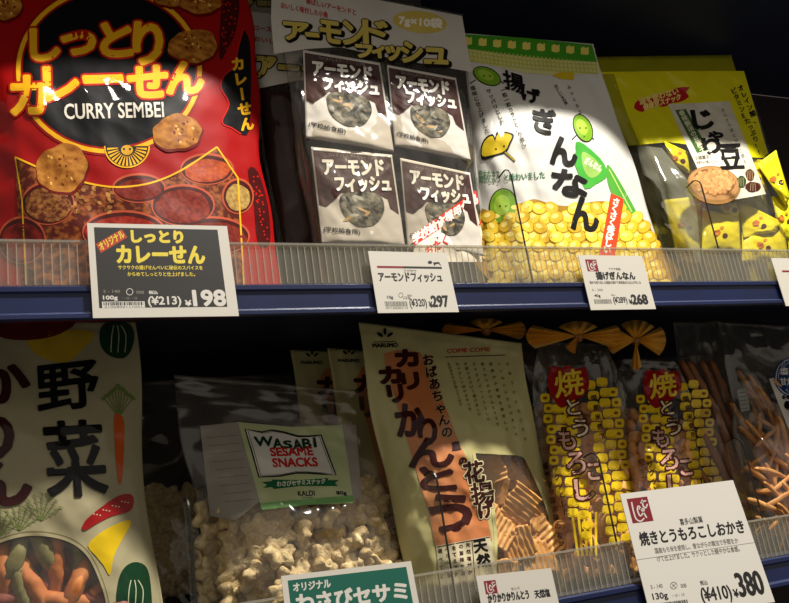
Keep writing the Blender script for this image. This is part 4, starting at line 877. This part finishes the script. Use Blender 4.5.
# ================================================================== price cards
cardw = lambda n, c: plain(n, c, 0.55, mott=(c, 5, .3, .7))
def card(q, z0, label, mat, lean=0, y0=-0.0045):
    s = Surf(q[0], q[1], q[2], q[3], y0, lean, z0+zr); s.wr = 0
    P0 = s.flat([(q[0][0]+q[3][0])/2 and q[3]])[0]
    root = empty('price_card', tuple((s.corn[2]+s.corn[3])/2), label, 'price card', 'price cards clipped on the rails'); L = root.location
    V = [tuple(c) for c in s.corn]+[tuple(c-s.N*0.0008) for c in s.corn]
    mesh_obj('card', V, [(0, 3, 2, 1), (4, 5, 6, 7), (0, 1, 5, 4), (1, 2, 6, 5), (2, 3, 7, 6), (3, 0, 4, 7)], mat, root, False, loc=L)
    # clear clip that grips the rail behind the card
    c = np.mean(q, axis=0); p = s.flat([c])[0]; v, f = box(p[0]-0.010, p[0]+0.010, y0-0.0, -0.0012, z0+zr*0.9, (s.corn[0][2]+s.corn[3][2])/2-0.002)
    v = [(x, (-0.0012 if i in (2, 3, 6, 7) else s.flat([c])[0][1]+0.0012), z) for i, (x, y, z) in enumerate(v)]
    mesh_obj('clip', v, f, M_rib, root, False, loc=L)
    Hq = homog([(0, 0), (1, 0), (1, 1), (0, 1)], q); m = lambda a, b: tuple(happ(Hq, [(a, b)])[0])
    def t(part, tx, a0, b0, a1, b1, mat, bold=0.0, layer=2.0): s.text(part, tx, m(a0, b1), m(a1, b1), m(a0, b0), mat, layer, bold)
    def r(part, a0, b0, a1, b1, mat, layer=1.0): s.poly(part, [m(a0, b0), m(a1, b0), m(a1, b1), m(a0, b1)], mat, layer)
    def bars(a0, b0, a1, b1, mat, n=24, seed=0):
        g = np.random.RandomState(seed); x = a0
        while x < a1: w = g.choice([0.5, 1, 1.6])*(a1-a0)/n/1.8; r('barcode', x, b0, min(x+w, a1), b1, mat, 2.0); x += w+g.choice([0.6, 1.0])*(a1-a0)/n/1.8
    return s, root, L, m, t, r, bars
wc = cardw('card_paper', '#c9c4b8'); kk = plain('card_ink_black', '#1a1818', 0.6); gy = plain('card_ink_grey', '#77736b', 0.6); rd = plain('card_ink_red', '#7c1420', 0.6); ye = plain('card_ink_yellow', '#dcc63c', 0.6); ww = plain('card_ink_white', '#cdc9bf', 0.6)
s, root, L, m, t, r, bars = card([(87, 223), (227, 226), (239, 316), (93, 318)], 0, 'black and white curry cracker price card with yellow lettering, reading 198 yen', wc)
r('black_field', 0.045, 0.045, 0.925, 0.90, plain('card_black_field', '#25221f', 0.5), 0.6)
s.poly('original_flash', [m(0.05, 0.23), m(0.235, 0.06), m(0.27, 0.15), m(0.08, 0.325)], plain('card_orange_red', '#b03a1c', 0.5), 1.4); s.text('original_flash', 'オリジナル', m(0.085, 0.30), m(0.255, 0.145), m(0.062, 0.225), ye, 2, 0.25)
t('title_lettering', 'しっとり', 0.30, 0.075, 0.66, 0.20, ye, 0.9); t('title_lettering', 'カレーせん', 0.19, 0.245, 0.80, 0.425, ye, 1.0)
t('small_lettering', 'サクサクの揚げせんべいに秘伝のスパイスを', 0.19, 0.455, 0.78, 0.50, ye, 0.1); t('small_lettering', 'からめてしっとりと仕上げました。', 0.25, 0.525, 0.72, 0.57, ye, 0.1)
t('small_lettering', 'S - 140', 0.08, 0.715, 0.19, 0.745, gy, 0.1); s.line('small_lettering', ell(m(0.255, 0.735)[0], m(0.255, 0.735)[1], 3.2, 3.2), 0.6, ww, 2, closed=True); t('small_lettering', '008', 0.30, 0.725, 0.35, 0.755, gy, 0.1)
t('small_lettering', '100g', 0.075, 0.775, 0.17, 0.825, ww, 0.25); t('small_lettering', '・・10・・10', 0.20, 0.79, 0.30, 0.815, gy, 0.1)
r('barcode', 0.065, 0.835, 0.35, 0.90, ww, 1.2); bars(0.075, 0.84, 0.34, 0.875, kk, 26, 1); t('barcode', '2105800111031', 0.08, 0.88, 0.33, 0.897, kk)
t('price', '税込', 0.385, 0.725, 0.445, 0.76, ww, 0.15); t('price', '(¥213)', 0.375, 0.785, 0.60, 0.895, ww, 0.3); t('price', '¥', 0.63, 0.83, 0.67, 0.885, ww, 0.4); t('price', '198', 0.69, 0.725, 0.915, 0.885, ww, 0.9)
s.flush(root, L, base=root.children[0])
s, root, L, m, t, r, bars = card([(368, 251), (446, 253), (459, 312), (378, 313)], 0, 'small white almond fish price card reading 297 yen', wc)
r('rule', 0.08, 0.245, 0.90, 0.28, kk); r('rule', 0.08, 0.245, 0.40, 0.28, rd, 1.3)
s.ell('small_mark', *m(0.76, 0.17), 2.2, 1.6, kk, 2); s.poly('small_mark', [m(0.80, 0.17), m(0.88, 0.16), m(0.90, 0.23), m(0.87, 0.19), m(0.83, 0.2), m(0.81, 0.23)], kk, 2)
t('title_lettering', 'フジサワ', 0.40, 0.30, 0.56, 0.35, gy, 0.1); t('title_lettering', 'アーモンドフィッシュ', 0.08, 0.36, 0.87, 0.50, kk, 0.35)
t('small_lettering', '10g', 0.14, 0.73, 0.21, 0.79, kk, 0.1); s.line('small_lettering', ell(m(0.31, 0.72)[0], m(0.31, 0.72)[1], 2.2, 2.2), 0.5, gy, 2, closed=True); t('small_lettering', 'S-130 008', 0.33, 0.74, 0.42, 0.79, gy)
bars(0.10, 0.82, 0.37, 0.90, gy, 22, 2); t('barcode', '4971205003110', 0.10, 0.91, 0.37, 0.94, gy)
t('price', '税込', 0.39, 0.71, 0.45, 0.74, kk); t('price', '(¥320)', 0.40, 0.78, 0.61, 0.94, kk, 0.15); t('price', '¥', 0.64, 0.83, 0.68, 0.92, kk, 0.3); t('price', '297', 0.68, 0.735, 0.89, 0.91, kk, 0.6)
s.flush(root, L, base=root.children[0])
def seal_mark(s, m, a0, b0, a1, b1):
    s.poly('red_seal', [m(a0, b0), m(a1, b0), m(a1, b1), m(a0, b1)], rd, 1.0)
    w = abs(m(a1, b0)[0]-m(a0, b0)[0]); g = lambda a, b: m(a0+(a1-a0)*a, b0+(b1-b0)*b)
    s.line('red_seal', [g(.2, .15), g(.18, .55), g(.22, .85), g(.4, .95), g(.6, .85)], w*0.07, ww, 2, sm=4); s.line('red_seal', [g(.45, .45), g(.7, .5), g(.45, .75), g(.38, .5), g(.5, .35), g(.72, .85)], w*0.07, ww, 2, sm=4)
    s.line('red_seal', [g(.72, .1), g(.7, .35), g(.8, .45), g(.92, .3)], w*0.07, ww, 2, sm=4); s.line('red_seal', [g(.6, .22), g(.9, .16)], w*0.07, ww, 2)
s, root, L, m, t, r, bars = card([(578, 255), (642, 256), (656, 309), (591, 310)], 0, 'small white ginkgo nut price card with red seal, reading 268 yen', wc)
seal_mark(s, m, 0.09, 0.08, 0.26, 0.30); t('title_lettering', 'フクマ食品', 0.42, 0.23, 0.60, 0.275, gy, 0.1); t('title_lettering', '揚げぎんなん', 0.20, 0.31, 0.80, 0.45, kk, 0.4)
t('small_lettering', '殻から取り出した国産を揚げて風味豊かに仕上げました', 0.08, 0.48, 0.87, 0.53, gy, 0.1); t('small_lettering', 'S - 200', 0.09, 0.62, 0.25, 0.66, gy); t('small_lettering', '40g', 0.10, 0.72, 0.19, 0.78, kk, 0.1)
bars(0.08, 0.81, 0.34, 0.89, gy, 22, 3); t('price', '税込', 0.36, 0.72, 0.42, 0.75, kk); t('price', '(¥289)', 0.37, 0.77, 0.58, 0.91, kk, 0.15); t('price', '¥', 0.61, 0.82, 0.66, 0.90, kk, 0.3); t('price', '268', 0.66, 0.735, 0.90, 0.905, kk, 0.6)
s.flush(root, L, base=root.children[0])
s, root, L, m, t, r, bars = card([(771, 258), (838, 259), (854, 305), (786, 306)], 0, 'small white price card cut off at the right edge of the upper rail', wc)
r('rule', 0.10, 0.26, 0.90, 0.30, rd); t('title_lettering', 'じゃり豆', 0.22, 0.34, 0.72, 0.48, kk, 0.4); t('price', '¥298', 0.6, 0.74, 0.9, 0.9, kk, 0.5); s.flush(root, L, base=root.children[0])
s, root, L, m, t, r, bars = card([(281, 576), (411, 561), (428, 650), (292, 668)], zlow, 'green wasabi sesame price card with white border in front of the cracker bag', wc)
r('green_field', 0.045, 0.06, 0.955, 0.92, plain('card_green_field', '#0f5a4a', 0.5), 0.6); t('title_lettering', 'オリジナル', 0.08, 0.10, 0.36, 0.19, ww, 0.35); t('title_lettering', 'わさびセサミ', 0.09, 0.23, 0.92, 0.42, ww, 0.9); t('title_lettering', 'スナック', 0.2, 0.5, 0.7, 0.66, ww, 0.9); s.flush(root, L, base=root.children[0])
s, root, L, m, t, r, bars = card([(476, 576), (551, 568), (566, 634), (488, 644)], zlow, 'small white fried dough price card with red seal on the lower rail', wc)
seal_mark(s, m, 0.085, 0.09, 0.24, 0.29); t('title_lettering', 'かりかりかりんとう', 0.10, 0.30, 0.63, 0.42, kk, 0.35); t('title_lettering', '天然塩', 0.71, 0.31, 0.91, 0.43, kk, 0.3); t('title_lettering', 'センバ', 0.42, 0.23, 0.53, 0.27, gy, 0.1); s.flush(root, L, base=root.children[0])
s, root, L, m, t, r, bars = card([(620, 494), (733, 480), (775, 602), (651, 618)], zlow, 'large white corn cracker price card with red seal, reading 380 yen', cardw('card_paper_bright', '#d6d2c8'), y0=-0.006)
seal_mark(s, m, 0.045, 0.05, 0.225, 0.26); t('title_lettering', '喜多山製菓', 0.44, 0.27, 0.635, 0.325, kk, 0.05); t('title_lettering', '焼きとうもろこしおかき', 0.07, 0.34, 0.95, 0.45, kk, 0.4)
t('small_lettering', '国産もち米を使用し、昔ながらの製法で手間をか', 0.17, 0.48, 0.87, 0.525, gy, 0.08); t('small_lettering', 'けて仕上げました。サクッとした軽やかな食感。', 0.17, 0.545, 0.86, 0.59, gy, 0.08)
s.line('fold_line', [m(0.0, 0.555), m(1.0, 0.535)], 0.5, plain('card_fold', '#9c988e', 0.6), 1.5)
t('small_lettering', 'S - 140', 0.06, 0.76, 0.155, 0.79, gy, 0.05); cx, cy = m(0.245, 0.785); s.line('small_lettering', ell(cx, cy, 3.4, 3.4), 0.5, gy, 2, closed=True); s.line('small_lettering', [(cx-2, cy-2), (cx+2, cy+2)], 0.5, gy, 2); s.line('small_lettering', [(cx-2, cy+2), (cx+2, cy-2)], 0.5, gy, 2); t('small_lettering', '008', 0.30, 0.78, 0.345, 0.81, gy, 0.05)
t('small_lettering', '130g', 0.055, 0.825, 0.175, 0.885, kk, 0.2); t('small_lettering', '・10・10', 0.21, 0.85, 0.31, 0.87, gy); bars(0.11, 0.90, 0.32, 0.97, kk, 26, 4)
t('price', '税込', 0.46, 0.775, 0.52, 0.81, kk, 0.05); t('price', '(¥410)', 0.44, 0.83, 0.68, 0.96, kk, 0.35); t('price', '¥', 0.70, 0.87, 0.738, 0.93, kk, 0.3); t('price', '380', 0.75, 0.755, 0.95, 0.93, kk, 0.8)
s.flush(root, L, base=root.children[0])
# ================================================================== light
w = bpy.data.worlds.new('store_light'); bpy.context.scene.world = w; w.use_nodes = True
bg = w.node_tree.nodes['Background']; bg.inputs[0].default_value = (1.0, 0.91, 0.80, 1); bg.inputs[1].default_value = 0.30
def lamp(name, x, y, z, sx, sy, power, col, tgt, spread=180):
    d = bpy.data.lights.new(name, 'AREA'); d.shape = 'RECTANGLE'; d.size = sx; d.size_y = sy; d.energy = power; d.color = col; d.spread = math.radians(spread)
    o = bpy.data.objects.new(name, d); COL.objects.link(o); o.location = (x, y, z)
    o.rotation_euler = (Vector(tgt)-Vector((x, y, z))).to_track_quat('-Z', 'Y').to_euler(); return o
lamp('ceiling_spot_light', 0.85, -0.70, 1.9, 0.13, 0.13, 125, (1, 0.95, 0.87), (0.35, 0, -0.1))
lamp('ceiling_spot_light', -0.15, -0.72, 1.9, 0.13, 0.13, 9, (1, 0.92, 0.80), (0.0, 0, -0.1))
